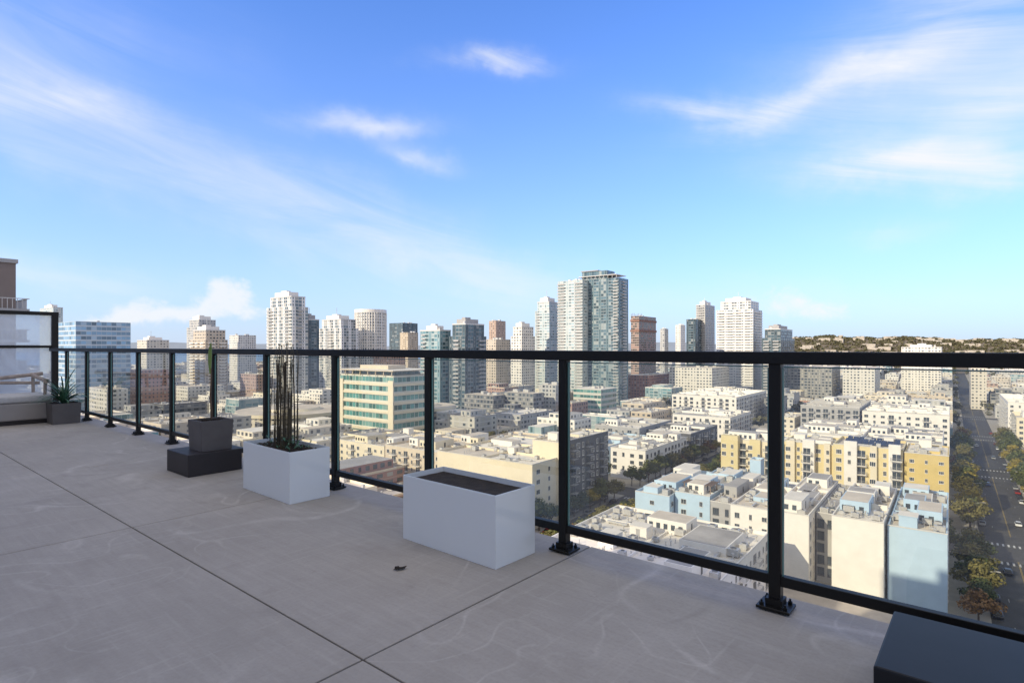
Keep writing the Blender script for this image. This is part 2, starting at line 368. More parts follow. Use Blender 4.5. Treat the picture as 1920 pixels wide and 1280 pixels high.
# ------------------------------------------------------------ NEAR BUILDINGS
AP='apartment building'
near('apartment_building','pale blue stucco apartment block with plain front beside the avenue',AP,.8,12.3,165,212,-41.5,m_blue,m_rooft,E=(4,1.6,1.6,3.1,0),units=12,vents=14,bulk=me_bulkb,vols=6,volm=m_blue)
near('apartment_building','plain white stucco apartment block with flat tan roof',AP,12.9,23.8,162.5,205,-40.6,m_white,m_rooft,E=(5,1.4,1.4,3.1,0),units=10,vents=12,vols=6,volm=m_blue)
near('apartment_building','narrow grey recessed bay stacked with dark windows between white blocks',AP,24.1,28.1,168,206,-41.8,m_grey,m_roofg,S=(2,1.5,2.2,3.1,0),units=3,vents=6,win=me_wind)
near('apartment_building','white stucco apartment wing with stepped roof terraces',AP,28.5,37.8,160,207,-41,m_white,m_rooft,E=(4,1.3,1.6,3.1,0),units=8,vents=10,vols=5,volm=m_blue)
near('apartment_building','white stucco apartment block set back with air units',AP,38.2,48.8,164,203,-42.3,m_white,m_roofl,S=(3.4,1.2,1.6,3.1,0),units=8,vents=10,vols=5,volm=m_blue)
near('apartment_building','slim grey apartment block with dark stacked windows',AP,49.3,55.5,167.5,209,-43.2,m_grey,m_roofl,S=(2.8,1.6,2.0,3.1,0),units=4,vents=8,win=me_wind,vols=2)
near('apartment_building','light blue stucco apartment block with rooftop stair tower',AP,56.5,67,170,211,-42.6,m_blue,m_roofl,S=(4.5,1.5,1.5,3.1,0),units=6,vents=10,bulk=me_bulkb,vols=5,volm=m_blue)
near('apartment_building','pale blue corner apartment block with white roof boxes',AP,67.4,78.5,166.5,208,-43.6,m_blue,m_roofl,S=(7,1.3,1.3,3.1,0),E=(4,1.5,1.5,3.1,0),units=6,vents=8,bulk=me_bulkb,vols=4,volm=m_white)
near('stair_tower','pale blue rooftop stair tower rising above white roofs','stair tower',52.6,56.2,211,216,-38,m_blue,m_roofl,units=0,vents=1)
near('apartment_building','low apartment building with pale roof crowded with vents and ducts',AP,35.5,76,96,150,-44,m_white,m_roofl,S=(4,1.5,1.6,3.1,3),E=(3.6,1.5,1.6,3.1,3),units=34,vents=64,vols=3)
near('commercial_building','large cream building with blank stucco wall and white roof','building',111,155,157,204,-38,m_cream,m_roofl,E=(6,2,1.6,3.4,0),units=14,vents=14,vols=2)
near('apartment_building','dark framed apartment building with stacked balconies facing the street',AP,109.8,121.5,172,208,-32.5,m_cream,m_roofg,E=(3.6,2.2,1.9,3.1,3),units=4,vents=6,win=me_winw,bal=me_bald,eastwall=m_dark)
near('apartment_building','beige apartment building with rows of small balconies',AP,166,200,170,212,-42,m_beige,m_roofl,S=(3.6,1.5,1.6,3.1,2),E=(3.8,1.5,1.6,3.1,3),units=10,vents=14,vols=4,volm=m_cream)
near('apartment_building','cream apartment building with balconies and flat white roof',AP,203,236,172,216,-43.5,m_cream,m_rooft,S=(3.8,1.5,1.6,3.1,3),E=(3.8,1.5,1.6,3.1,3),units=10,vents=12,vols=4,volm=m_beige)
near('apartment_building','ochre yellow apartment block with small windows beside the avenue',AP,.8,13,240,263,-35,m_ochre,m_rooft,S=(4,1.3,1.3,3.1,0),units=4,vents=6,win=me_winw,vols=1)
near('apartment_building','long yellow apartment building with white bays and rooftop solar panels',AP,13.4,34.6,240,262,-34.2,m_yellow,m_roofg,
     S=(3.1,1.7,1.7,3.1,3),bays=((14,17.5,1.6,m_white),(21,23,1.2,m_cream),(27,31,1.8,m_white)),units=4,vents=8,win=me_winw)
near('apartment_building','pale yellow apartment wing set back behind white bays',AP,35,52,243,263,-35.3,m_yellow,m_roofl,
     S=(3.1,1.7,1.7,3.1,3),bays=((36,38,1.2,m_cream),(41,45,2.6,m_white),(48,51,1.2,m_cream)),units=5,vents=8,win=me_winw,vols=2,volm=m_white)
near('apartment_building','yellow and cream apartment wing with tall corner bay',AP,52.4,75,241,264,-36,m_cream,m_roofl,
     S=(3.1,1.6,1.7,3.1,3),E=(4,1.4,1.5,3.1,0),bays=((54,57,1.2,m_white),(60,64,1.3,m_yellow),(68,74.6,3,m_yellow)),units=6,vents=8,win=me_winw,vols=3,volm=m_yellow)
sp=ob('solar_array',None,None,W(24,253,-34.9),ROT,label='row of dark solar panels tilted on the flat roof',cat='solar panels')
q=MB()
for i in range(9):
    q.poly([(-8+i*1.9,-5,.3),(-6.3+i*1.9,-5,.3),(-6.3+i*1.9,-1,1.5),(-8+i*1.9,-1,1.5)],0); q.poly([(-8+i*1.9,1,.3),(-6.3+i*1.9,1,.3),(-6.3+i*1.9,5,1.5),(-8+i*1.9,5,1.5)],0)
for i in range(5): q.box(-7+i*3.4,-6.9+i*3.4,-1.1,-1,0,1.45,1); q.box(-7+i*3.4,-6.9+i*3.4,4.8,4.9,0,1.4,1)
ob('panel',q.mesh('panel',[m_solar,m_metal]),sp)
near('apartment_building','white and grey apartment building with long grey roof',AP,3,30,288,343,-38,m_white,m_roofg,S=(3.8,2,1.6,3.1,4),units=10,vents=16,vols=5,volm=m_grey)
near('apartment_building','white apartment wing with roof terraces and air units',AP,30.5,58,284,338,-37,m_white,m_roofl,S=(3.8,2,1.6,3.1,4),E=(4,1.5,1.6,3.1,3),units=10,vents=16,vols=5,volm=m_grey)
near('apartment_building','white apartment building with roof solar racks beside the avenue',AP,1,40,376,432,-34.5,m_white,m_roofl,S=(3.6,1.8,1.6,3.1,4),units=12,vents=10,vols=4)
near('apartment_building','grey apartment building with white balconies and dark windows',AP,41,71,374,430,-33,m_grey,m_roofl,S=(3.6,2,1.8,3.1,2),E=(3.6,1.6,1.7,3.1,3),units=8,vents=8,win=me_wind,vols=3)
near('townhouse','white corner townhouse block with black framed windows','townhouse',110.5,128,245,296,-46,m_white,m_roofl,S=(3.6,1.7,1.8,3.1,0),E=(4.2,1.7,1.8,3.1,4),units=8,vents=8,win=me_wind,vols=4)
near('townhouse','pale blue townhouse block with flat grey roof','townhouse',131,158,246,292,-46.5,m_blue,m_roofg,S=(4,1.7,1.8,3.1,4),E=(4,1.7,1.8,3.1,0),units=8,vents=8,win=me_wind,vols=4,volm=m_white)
near('townhouse','charcoal and white townhouse block with balconies','townhouse',110.5,134,302,346,-45,m_dark,m_roofl,S=(4,1.7,1.8,3.1,3),E=(4,1.7,1.8,3.1,3),units=6,vents=8,win=me_winw,vols=3,volm=m_white)
near('townhouse','grey townhouse block with white window frames','townhouse',138,166,298,344,-44,m_grey,m_roofl,S=(4,1.7,1.8,3.1,3),E=(4,1.7,1.8,3.1,3),units=6,vents=8,win=me_winw,vols=3)
near('townhouse','white townhouse row with dark roof terraces','townhouse',112,150,376,424,-44,m_white,m_roofg,S=(4,1.7,1.8,3.1,3),E=(4,1.7,1.8,3.1,3),units=6,vents=8,win=me_wind,vols=4,volm=m_dark)
near('apartment_building','modern white apartment building with staggered balconies and dark windows',AP,131,182,455,545,-37.5,m_white,m_roofl,S=(4.4,2.2,1.9,3.1,3),E=(4.4,2.2,1.9,3.1,3),units=14,vents=8,win=me_wind,vols=5)
near('apartment_building','cream apartment building with tiled entrance across the avenue',AP,-64,-30,448,486,-40,m_cream,m_rooft,S=(4,1.6,1.6,3.1,3),Wf=(4,1.6,1.6,3.1,3),units=6,vents=6,vols=2)
near('apartment_building','white apartment building across the avenue with flat roof',AP,-70,-30,512,600,-36,m_white,m_roofl,S=(4,1.6,1.6,3.1,3),Wf=(4,1.6,1.6,3.1,3),units=8,vents=6,vols=3)
pg=ob('pergola',None,None,W(62,178,-43.5),ROT,label='dark timber pergola on a pale rooftop terrace',cat='pergola')
q=MB()
for x in(-4,0,4):
    for y in(-3,3): q.box(x-.12,x+.12,y-.12,y+.12,0,2.6,0)
ob('post',q.mesh('post',[m_brown]),pg)
q=MB()
for i in range(20): q.box(-4.5+i*.47,-4.35+i*.47,-3.6,3.6,2.6,2.85,0,bot=True)
ob('slatted_roof',q.mesh('slatted_roof',[m_brown]),pg)
# ---- glazed office with overhanging roof (cream bands)
def office():
    u0,u1,v0,v1,zt=261,312,228,258,-16
    RES.append((u0-4,u1+4,v0-4,v1+4)); root=ob('office_building',None,None,W((u0+u1)/2,(v0+v1)/2),ROT,label='cream and green glass office building with overhanging pale roof',cat='office building')
    hx=(u1-u0)/2;hy=(v1-v0)/2;H=zt-GZ
    b=MB(); b.box(-hx,hx,-hy,hy,.14,H,0,1,bw=3.2,fh=5.4); ob('wall',b.mesh('wall',[gbig,m_roofl]),root)
    b=MB()
    for k in range(1,9):
        z=H-k*5.4; b.box(-hx-.6,hx+.6,-hy-.6,-hy-.003,z-.9,z+.5,0,bot=True); b.box(hx+.003,hx+.6,-hy-.59,hy,z-.9,z+.5,0,bot=True)
    for x in (-hx-.5,hx-4): b.box(x,x+4.6,-hy-.9,-hy-.01,.2,H-3,0)
    ob('facade_bands',b.mesh('facade_bands',[m_cream]),root)
    b=MB(); b.box(-hx-3,hx+3,-hy-3,hy+3,H+2.6,H+3.2,0,1,bot=True); b.box(-hx+6,hx-6,-hy+5,hy-4,H+.0,H+2.6,2); b.box(-hx+10,hx-14,-hy+8,hy-8,H+3.2,H+5.6,0)
    for x in range(8):
        xx=-hx+x*(2*hx)/7; b.box(xx-.25,xx+.25,-hy-1.5,-hy-1,H-.5,H+2.6,0)
    ob('roof',b.mesh('roof',[m_beige,m_roofl,gg]),root)
office()
def drum(label,u,v,r,h,fm,rm):
    RES.append((u-r,u+r,v-r,v+r)); root=ob('round_building',None,None,W(u,v),ROT,label=label,cat='building')
    b=MB(); b.cyl(0,0,.14,h,r,r,56,0,1,bw=4,fh=4); ob('wall',b.mesh('wall',[fm]+[rm]),root)
    b=MB(); b.cyl(0,0,h-1.5,h+.8,r+1.2,r+1.2,56,0,1); b.cyl(0,0,h+.8,h+2.4,r*.55,r*.5,40,0,1); ob('roof',b.mesh('roof',[m_cream,rm]),root)
drum('low round beige building with broad flat roof',372,232,36,16,fc,m_rooft)
drum('low round tan building with curved glazed front',312,300,24,17,fb,m_rooft)
# ------------------------------------------------------------ TOWERS
def tower(label,xl,xc,xr,D,yt,fm,rm=m_roofg,cat='tower',bal=None,name='tower_building',bw=3.4,fh=3.2,pent=True,minw=12,maxw=70,cap=None):
    rl,rc,rr=tb(xl),tb(xc),tb(xr); X=rc*D
    a=(X-rl*D)/(.7959+.6057*rl); bb=(rr*D-X)/max(.05,(.6057-.7959*rr))
    a=min(maxw,max(minw,a)); bb=min(maxw,max(minw,bb))
    u=-.7959*X+.6057*D; v=.6057*X+.7959*D; zt=EYE+(650-yt)*D/F
    RES.append((u-2,u+a+2,v-2,v+bb+2)); H=zt-GZ
    root=ob(name,None,None,W(u,v),ROT,label=label,cat=cat)
    b=MB(); ph=min(5,H*.05) if pent else 0; hi=H>75 and pent and a>14 and bb>14
    if hi:
        st=10; b.box(-a,0,0,bb,.14,H-ph-st,0,1,bw=bw,fh=fh); b.box(-a*.9,-a*.08,bb*.08,bb*.95,H-ph-st,H-ph,0,1,bw=bw,fh=fh)
    else: b.box(-a,0,0,bb,.14,H-ph,0,1,bw=bw,fh=fh)
    ob('wall',b.mesh('wall',[fm,rm]),root)
    b=MB()
    if pent:
        b.box(-a*.8,-a*.25,bb*.2,bb*.8,H-ph,H,0,1,bw=3,fh=ph); b.box(-a*.62,-a*.4,bb*.3,bb*.55,H,H+1.6,0,1)
        e=(-a*.9,-a*.08,bb*.08,bb*.95) if hi else (-a,0,0,bb)
        b.box(e[0]-.15,e[1]+.15,e[2]-.15,e[3]+.15,H-ph-.6,H-ph+.5,2,1,bot=True)
        for k in range(3):
            x=-a*R.uniform(.2,.85); y=bb*R.uniform(.15,.8); b.box(x,x+2,y,y+2,H-ph+.5,H-ph+.5+R.uniform(1,3),3)
        if H>60 and R.random()<.5: b.box(-a*.5-.15,-a*.5+.15,bb*.4,bb*.4+.3,H+1.6,H+R.uniform(5,10),3)
    else:
        for k in range(4):
            x=-a*R.uniform(.1,.85)-1; y=bb*R.uniform(.1,.8); s=R.uniform(1,2.5); b.box(x-s,x+s,y,y+s*1.4,H,H+R.uniform(1,2.2),3)
    ob('rooftop_housing',b.mesh('rooftop_housing',[m_grey if fm in(gd,gb,fd) else m_white,rm,cap or m_frame,m_metal]),root)
    if bal:
        b=MB(); top=H-ph-(10 if hi else 0); n=int((top-6)/fh)
        for k in range(n):
            z=5+k*(top-6)/n
            for (s,e) in bal.get('S',()): b.box(-a*(1-s),-a*(1-e),-1.6,-.003,z,z+.25,0,bot=True); b.box(-a*(1-s),-a*(1-e),-1.6,-1.54,z+.25,z+1.25,1)
            for (s,e) in bal.get('E',()): b.box(.003,1.6,bb*s,bb*e,z,z+.25,0,bot=True); b.box(1.54,1.6,bb*s,bb*e,z+.25,z+1.25,1)
        ob('balcony_slabs',b.mesh('balcony_slabs',[m_white,bal.get('m',m_rail)]),root,kind='stuff')
    return root,u,v,a,bb,H
B2={'S':((.05,.3),(.42,.6),(.75,.97)),'E':((.1,.4),(.6,.9))}
tower('pale glass tower top seen above the office building',73,100,118,900,570,gp)
tower('blue glass office building with horizontal bands',98,142,245,500,602,gb,m_roofg,'office building',maxw=95,fh=4.2,bw=4,pent=False)
tower('beige mid rise with flat roof',257,275,317,700,632,fc,m_rooft)
tower('grey brown residential tower',350,372,408,760,592,fg)
tower('white and brown residential tower with stacked balconies',356,385,427,600,611,fb,bal=dict(B2,m=m_white))
tower('pale grey office block with small windows',430,447,480,820,628,fw,m_rooft,pent=False)
tower('white high rise with rounded balconies on every floor',500,548,578,560,545,fwv,bal={'S':((.06,.26),(.74,.94)),'E':((.3,.7),),'m':m_rail})
tower('dark glass wing beside the white high rise',565,579,594,585,590,gd)
tower('cream residential tower with balconies',597,640,672,650,590,fwv,bal={'S':((.4,.62),),'m':m_rail})
tower('dark glass office tower',730,755,783,920,605,gd,pent=False)
tower('tan office tower with small windows',750,765,784,850,623,ft,pent=False)
tower('green glass residential tower with slab edges',788,825,845,480,610,gg,bal={'S':((.1,.3),),'m':m_rail})
tower('dark glass residential tower with slab edges',842,872,912,470,597,gd,bal={'S':((.35,.65),),'E':((.6,.9),),'m':m_rail})
tower('slim orange brick tower',917,930,948,820,601,fo,pent=False)
tower('pink brick mid rise block',912,930,957,660,636,fb,pent=False)
tower('white mid rise with dark window rows',958,978,1003,620,605,fw)
tower('pale green grey tower with vertical window strips',1003,1030,1051,660,557,gp,bal={'S':((.1,.3),)})
tower('pale glass balconied wing of the tall glass tower',1046,1092,1100,612,524,gp,bal={'S':((0,.3),(.7,1)),'m':m_rail},pent=False)
t=tower('tall blue green glass residential tower with stepped roof and canopy',1082,1160,1178,600,520,gm,bal={'S':((.02,.12),(.88,.99)),'E':((.3,.7),),'m':m_rail},pent=False,bw=3)
root,u,v,a,bb,H=t
b=MB(); b.box(-a*.9,-a*.3,2,bb-2,H,H+9,0,1,bw=3,fh=9); b.box(-a*.95,-a*.05,-1,bb,H+3.2,H+3.9,2,1,bot=True); b.box(-a*.92,-a*.5,1,bb-3,H+9,H+10,1,1,bot=True)
for x in range(10): b.box(-a*(.95-.1*x)+.1,-a*(.95-.1*x)+.6,-.8,-.3,H,H+3.2,1)
ob('roof_canopy',b.mesh('roof_canopy',[gm,m_grey,m_frame]),root)
t=tower('unfinished concrete tower with brown netting under construction',1186,1198,1230,800,592,fcon,pent=False,name='tower_under_construction')
b=MB()
for k in range(2):
    b.box(-t[3]-.8,.8,-.8,t[4]+.8,t[5]-8-k*14,t[5]-5-k*14,0,bot=True)
for k in range(8):
    b.box(-t[3]+k*2.2,-t[3]+.4+k*2.2,.5,1,t[5],t[5]+R.uniform(2,4),1)
ob('safety_netting',b.mesh('safety_netting',[surf('brown_netting',(.28,.16,.12),.9,.3,.5),m_brown]),t[0])
tower('slim grey tower',1239,1246,1253,1000,616,fg,pent=False,minw=8); tower('beige residential tower with dark windows',1267,1276,1285,1000,609,fw,minw=9,pent=False)
tower('grey glass residential tower',1310,1322,1340,760,564,fg,bal={'S':((.2,.8),)}); tower('dark slim tower wing',1295,1304,1316,745,598,gd,pent=False)
tower('white residential tower with grid of balconies',1343,1412,1429,700,556,fw2,bal={'S':((.02,.22),(.27,.48),(.52,.73),(.78,.98)),'E':((.1,.9),),'m':m_white},cap=m_white)
tower('dark glass mid rise with white slab edges',1428,1464,1490,640,609,gd,bal={'S':((.1,.4),(.6,.9))})
tower('white and black mid rise with blank end wall',1690,1765,1775,700,646,fw,maxw=90)
tower('low green glass building with cream floor bands',1075,1127,1156,474,730,gbig,m_roofl,'office building',fh=4.5,name='office_building',pent=False)
for xl,xc,xr,D,y,fm,l in ((1470,1560,1578,640,688,fd,'dark apartment block with white frames'),(1255,1335,1372,620,690,fw,'pale apartment block with flat roof'),(1178,1215,1262,640,704,fr,'red brick low rise block'),
    (870,925,950,440,742,fd,'charcoal apartment row with white windows'),(945,1000,1020,435,738,fd,'charcoal apartment building with flat roof'),(1010,1042,1060,450,722,fg,'grey apartment building with dark windows'),
    (1580,1640,1690,620,690,fw,'white apartment block with flat roof'),(1825,1850,1925,560,690,fc,'beige apartment block across the avenue'),(232,262,320,520,694,fr,'red brick apartment building'),(450,480,500,560,702,fr,'red brick block with pale window bands'),
    (700,715,760,620,668,fo,'orange brick office block'),(160,200,240,430,730,fw,'pale flat roofed hall'),(1490,1540,1600,760,675,fc,'cream apartment block'),(330,352,420,520,725,fw,'white low rise block')):
    tower(l,xl,xc,xr,D,y,fm,m_rooft,'building',name='mid_rise_building',pent=False,maxw=60)
Xc=tb(695)*720; root=ob('curved_office_tower',None,None,(Xc,720,GZ),0,label='white office tower with curved front and vertical fins',cat='office tower')
RES.append((-.7959*Xc+.6057*720-25,-.7959*Xc+.6057*720+25,.6057*Xc+.7959*720-25,.6057*Xc+.7959*720+25))
H=EYE+69*720/F-GZ; b=MB(); b.cyl(0,0,0,H-4,19,19,40,0,1,bw=3,fh=3.6); b.cyl(0,0,H-4,H,19.5,19.5,40,2,1); ob('wall',b.mesh('wall',[fw2,m_roofl,m_white]),root)
b=MB()
for i in range(40):
    an=2*math.pi*i/40; x=19.3*math.cos(an); y=19.3*math.sin(an); b.box(x-.35,x+.35,y-.35,y+.35,0,H-4,0)
ob('fins',b.mesh('fins',[m_white]),root)
# neighbouring building with balcony
root=ob('neighbouring_building',None,None,W(88,8),ROT,label='dark taupe neighbouring building with stepped top and slatted balcony rail',cat='building'); RES.append((70,110,-5,20))
b=MB(); b.box(-11,11,-8.5,8.5,.14,69.7,0,1); b.box(-11.2,11.2,-8.7,8.65,69.7,70.1,2,1,bot=True); b.box(-11,10.4,-8,5.2,70.1,74.6,4,1); b.box(-11.2,10.6,-8.2,5.4,74.6,75,2,1,bot=True); b.box(-11,4,-8,-1,75,78,0,1)
for k in range(5):
    for i in range(3): b.box(11.003,11.05,-6+i*5.2,-3.4+i*5.2,66.4-k*3.4,68.6-k*3.4,3,bot=True)
for i in range(3): b.box(10.403,10.45,-6+i*4,-3+i*4,70.9,74,3,bot=True)
ob('wall',b.mesh('wall',[m_taupe,m_roofg,m_grey,m_glass,m_grey]),root)
b=MB()
for k in range(1,5):
    z=68.2-k*3.2
    b.box(3,11.5,8.5,9.4,z-.25,z,0,bot=True)
    for i in range(28): b.box(3+i*.3,3.06+i*.3,9.3,9.36,z,z+1,1)
    b.box(3,11.5,9.28,9.38,z+1,z+1.08,1,bot=True); b.box(11.003,12.0,2,9.4,z-.25,z-.002,0,bot=True)
    for i in range(18): b.box(11.9,11.96,2+i*.4,2.05+i*.4,z,z+1,1)
    b.box(11.88,11.98,2,9.4,z+1,z+1.08,1,bot=True)
ob('balcony',b.mesh('balcony',[m_grey,m_frame]),root)
# ------------------------------------------------------------ GENERIC FILL
def over(u0,u1,v0,v1): return any(u0<r[1] and u1>r[0] and v0<r[3] and v1>r[2] for r in RES)
cand=[]
styles=[(fw,m_roofl),(fc,m_rooft),(fb,m_rooft),(fw,m_roofg),(fg,m_roofl),(fr,m_roofg),(fd,m_roofg),(fc,m_roofl),(fw,m_rooft),(ft,m_rooft),(fg,m_roofg),(gg,m_roofl)]
for i in range(len(VST)-1):
    for j in range(len(CST)-1):
        ua,ub=VST[i]+14,VST[i+1]-14; va,vb=CST[j]+12,CST[j+1]-12
        u=ua
        while u<ub-8:
            w=min(R.uniform(16,34),ub-u); v=va
            if ub-u-w<9: w=ub-u
            while v<vb-8:
                d=min(R.uniform(18,40),vb-v)
                if vb-v-d<9: d=vb-v
                c=W(u+w/2,v+d/2)
                if c.y>150 and -80<960+F*c.x/c.y<2010: cand.append((c.y,u+.6,u+w-.6,v+.6,v+d-.6))
                v+=d
            u+=w
cand.sort()
def gen(b,u0,u1,v0,v1,h,bw=3.8):
    hx=(u1-u0)/2;hy=(v1-v0)/2
    z0=.14; b.box(-hx,hx,-hy,hy,z0,h-.8,0,1,bw=bw,fh=3.2)
    t=.3; b.box(-hx,hx,-hy,-hy+t,h-.8,h,2,bot=False); b.box(-hx,hx,hy-t,hy,h-.8,h,2); b.box(-hx,-hx+t,-hy+t,hy-t,h-.8,h,2); b.box(hx-t,hx,-hy+t,hy-t,h-.8,h,2)
    if R.random()<.6 and hx>8 and hy>8:
        s=R.uniform(.35,.7); b.box(-hx*s,hx*R.uniform(.2,.8),-hy*R.uniform(.1,.7),hy*.8,h-.8,h+R.uniform(2.2,3.4),0,1,fh=3)
    if R.random()<.5:
        w=R.uniform(.3,.8)*hx; b.box(-w,hx-.4 if hx-.4>-w else hx,-hy-2.5,-hy-.002,z0,h*R.uniform(.5,.85),0,1,fh=3.2)
    for _ in range(int(hx*hy/20)+1):
        x=R.uniform(-hx+1.5,hx-1.5);y=R.uniform(-hy+1.5,hy-1.5);s=R.uniform(.4,1.2); b.box(x-s,x+s,y-s*.8,y+s*.8,h-.8,h-.8+R.uniform(.8,1.8),3)
    for _ in range(2):
        x=R.uniform(-hx+1.5,hx-4.5);y=R.uniform(-hy+1.5,hy-1.5); b.box(x,x+R.uniform(1.5,4),y,y+.4,h-.5,h-.1,3)
cnt=0; far=[MB() for _ in styles]; gaps=[]
for (Y,u0,u1,v0,v1) in cand:
    if over(u0,u1,v0,v1):
        um=(u0+u1)/2
        if not over(u0,um,v0,v1): u1=um
        elif not over(um,u1,v0,v1): u0=um
        else: continue
    if u1-u0<7: continue
    if R.random()<.22: gaps.append((u0,u1,v0,v1)); continue
    h=R.choice((7,9,10,13,13,16,16,19)) 
    uc,vc=(u0+u1)/2,(v0+v1)/2
    if uc>230: h=R.choice((8,9,13,13,16,16,19,22 if Y>450 else 16))
    if uc<90 and Y>430: h=R.choice((6,7,9,10,13,16))
    if Y>900: h=min(h*1.1,20)
    k=R.randrange(len(styles)); fm,rm=styles[k]
    if cnt<270 and Y<1000:
        b=MB(); gen(b,u0,u1,v0,v1,h,bw=R.choice((3.2,3.8,4.6,5.4)))
        pm={fw:m_white,fc:m_cream,fb:m_beige,fg:m_grey,fr:m_beige,fd:m_dark,ft:m_beige,gg:m_white}[fm]
        nmz={fw:'white',fc:'cream',fb:'beige',fg:'grey',fr:'red brick',fd:'charcoal',ft:'tan',gg:'green glass'}[fm]
        ob('low_rise_building',b.mesh('low_rise_building',[fm,rm,pm,m_metal]),None,W(uc,vc),ROT,label='%s %s block with flat roof and roof vents'%(nmz,'low rise' if h<14 else 'mid rise'),cat='building',group='flat roofed blocks across the city')
        cnt+=1
    else:
        b=far[k]; b.M=Matrix.Translation(W(uc,vc))@Matrix.Rotation(ROT,4,'Z'); gen(b,u0,u1,v0,v1,h)
allb=MB(); mats=[]
for k,b in enumerate(far):
    fm,rm=styles[k]; mi=[]
    for m in (fm,rm,m_frame,m_metal):
        if m not in mats: mats.append(m)
        mi.append(mats.index(m))
    o=len(allb.v); allb.v+=b.v; allb.f+=[tuple(i+o for i in f) for f in b.f]; allb.m+=[mi[x] for x in b.m]; allb.uv+=b.uv
ob('distant_city_blocks',allb.mesh('distant_city_blocks',mats),None,label='distant mass of low city blocks reaching the hills',cat='buildings',kind='stuff')
# ------------------------------------------------------------ TREES
def leafmat(name,c,c2):
    m,nt,b=newmat(name); N=nt.nodes;L=nt.links
    geo=N.new('ShaderNodeNewGeometry'); oi=N.new('ShaderNodeObjectInfo'); n=N.new('ShaderNodeTexNoise'); n.inputs['Scale'].default_value=.9
    tc=N.new('ShaderNodeTexCoord'); L.new(tc.outputs['Object'],n.inputs['Vector'])
    f=mth(nt,'FRACT',mth(nt,'ADD',mth(nt,'MULTIPLY',geo.outputs['Random Per Island'],.6),mth(nt,'MULTIPLY',n.outputs['Fac'],.6)))
    c1=mixc(nt,f,tuple(x*.5 for x in c),c2); L.new(mixc(nt,mth(nt,'MULTIPLY',oi.outputs['Random'],.5),c1,c),b.inputs['Base Color'])
    b.inputs['Roughness'].default_value=.7; b.inputs['Specular IOR Level'].default_value=.2
    return m
lm=[leafmat('foliage_green',(.085,.105,.03),(.16,.17,.05)),leafmat('foliage_dark',(.05,.07,.025),(.09,.11,.035)),leafmat('foliage_yellow',(.26,.21,.03),(.42,.33,.05)),leafmat('foliage_rust',(.19,.10,.04),(.26,.15,.06)),leafmat('foliage_olive',(.13,.12,.04),(.21,.185,.06))]
m_bark=surf('bark',(.11,.085,.065),.9,.3,3)
def tube(b,p0,p1,r0,r1,n=6,mat=0):
    p0=Vector(p0);p1=Vector(p1);d=(p1-p0).normalized(); q=d.to_track_quat('Z','Y')
    for i in range(n):
        a=2*math.pi*i/n;c=2*math.pi*(i+1)/n
        A=q@Vector((math.cos(a),math.sin(a),0));C=q@Vector((math.cos(c),math.sin(c),0))
        b.poly([p0+A*r0,p0+C*r0,p1+C*r1,p1+A*r1],mat)
def crown(b,rr,n,lobes,leaf,flat=.75):
    for (c,r) in lobes:
        c=Vector(c)
        for _ in range(int(n*r*r)):
            d=Vector((rr.gauss(0,1),rr.gauss(0,1),rr.gauss(0,1))).normalized(); rad=r*(rr.random()**.35)
            p=c+Vector((d.x*rad,d.y*rad,d.z*rad*flat)); nn=(d+Vector((rr.uniform(-.8,.8),rr.uniform(-.8,.8),rr.uniform(-.3,1)))).normalized()
            q=nn.to_track_quat('Z','Y')@Matrix.Rotation(rr.uniform(0,6.3),3,'Z').to_quaternion(); s=leaf*rr.uniform(.6,1.3)
            b.poly([p+q@Vector((-s,-s*.6,0)),p+q@Vector((s,-s*.5,0)),p+q@Vector((s*.8,s*.6,0)),p+q@Vector((-s*.7,s*.7,0))],0)
tv=[]
for k in range(10):
    rr=random.Random(k+50); b=MB(); tube(b,(0,0,0),(.1,0,2.6),.17,.12); lobes=[]
    for i in range(8):
        an=i*2*math.pi/6+rr.uniform(-.4,.4); ra=rr.uniform(1.0,2.1) if i<6 else rr.uniform(0,.8); z=rr.uniform(3.4,5.0) if i<6 else rr.uniform(5.2,6.2)
        e=(ra*math.cos(an),ra*math.sin(an),z); tube(b,(.1,0,rr.uniform(1.9,2.6)),e,.09,.03,5); lobes.append((e,rr.uniform(1.1,1.8)))
    c=MB(); crown(c,rr,80,lobes,.21)
    tv.append((b.mesh('trunk',[m_bark]),c.mesh('crown',[lm[k%5]]),k%5))
kinds={0:'green',1:'dark green',2:'yellow autumn',3:'rust coloured',4:'olive green'}
tpos=[]
def vis(p,ymin=120): return p.y>ymin and -30<960+F*p.x/p.y<1960
for u in (-4.9,-25.1,85,90,108.4,204,222,318,336):
    v=118
    while v<700:
        v+=R.uniform(6.5,10.5) if u in(-4.9,-25.1) else (R.uniform(5,9) if u<110 and v<300 else R.uniform(8,17))
        if any(abs(v-c)<11 for c in CST): continue
        p=W(u+R.uniform(-.6,.6),v)
        if vis(p): tpos.append((p,u))
for c in CST[1:6]:
    for s in(-9.4,9.4):
        u=-10
        while u<330:
            u+=R.uniform(7,14)
            if any(abs(u-q)<12 for q in VST): continue
            p=W(u,c+s)
            if vis(p): tpos.append((p,999))
for (u0,u1,v0,v1) in gaps[:16]:
    for _ in range(3):
        p=W(R.uniform(u0+3,u1-3),R.uniform(v0+3,v1-3)); 
        if vis(p): tpos.append((p,998))
tpos.sort(key=lambda q:q[0].y)
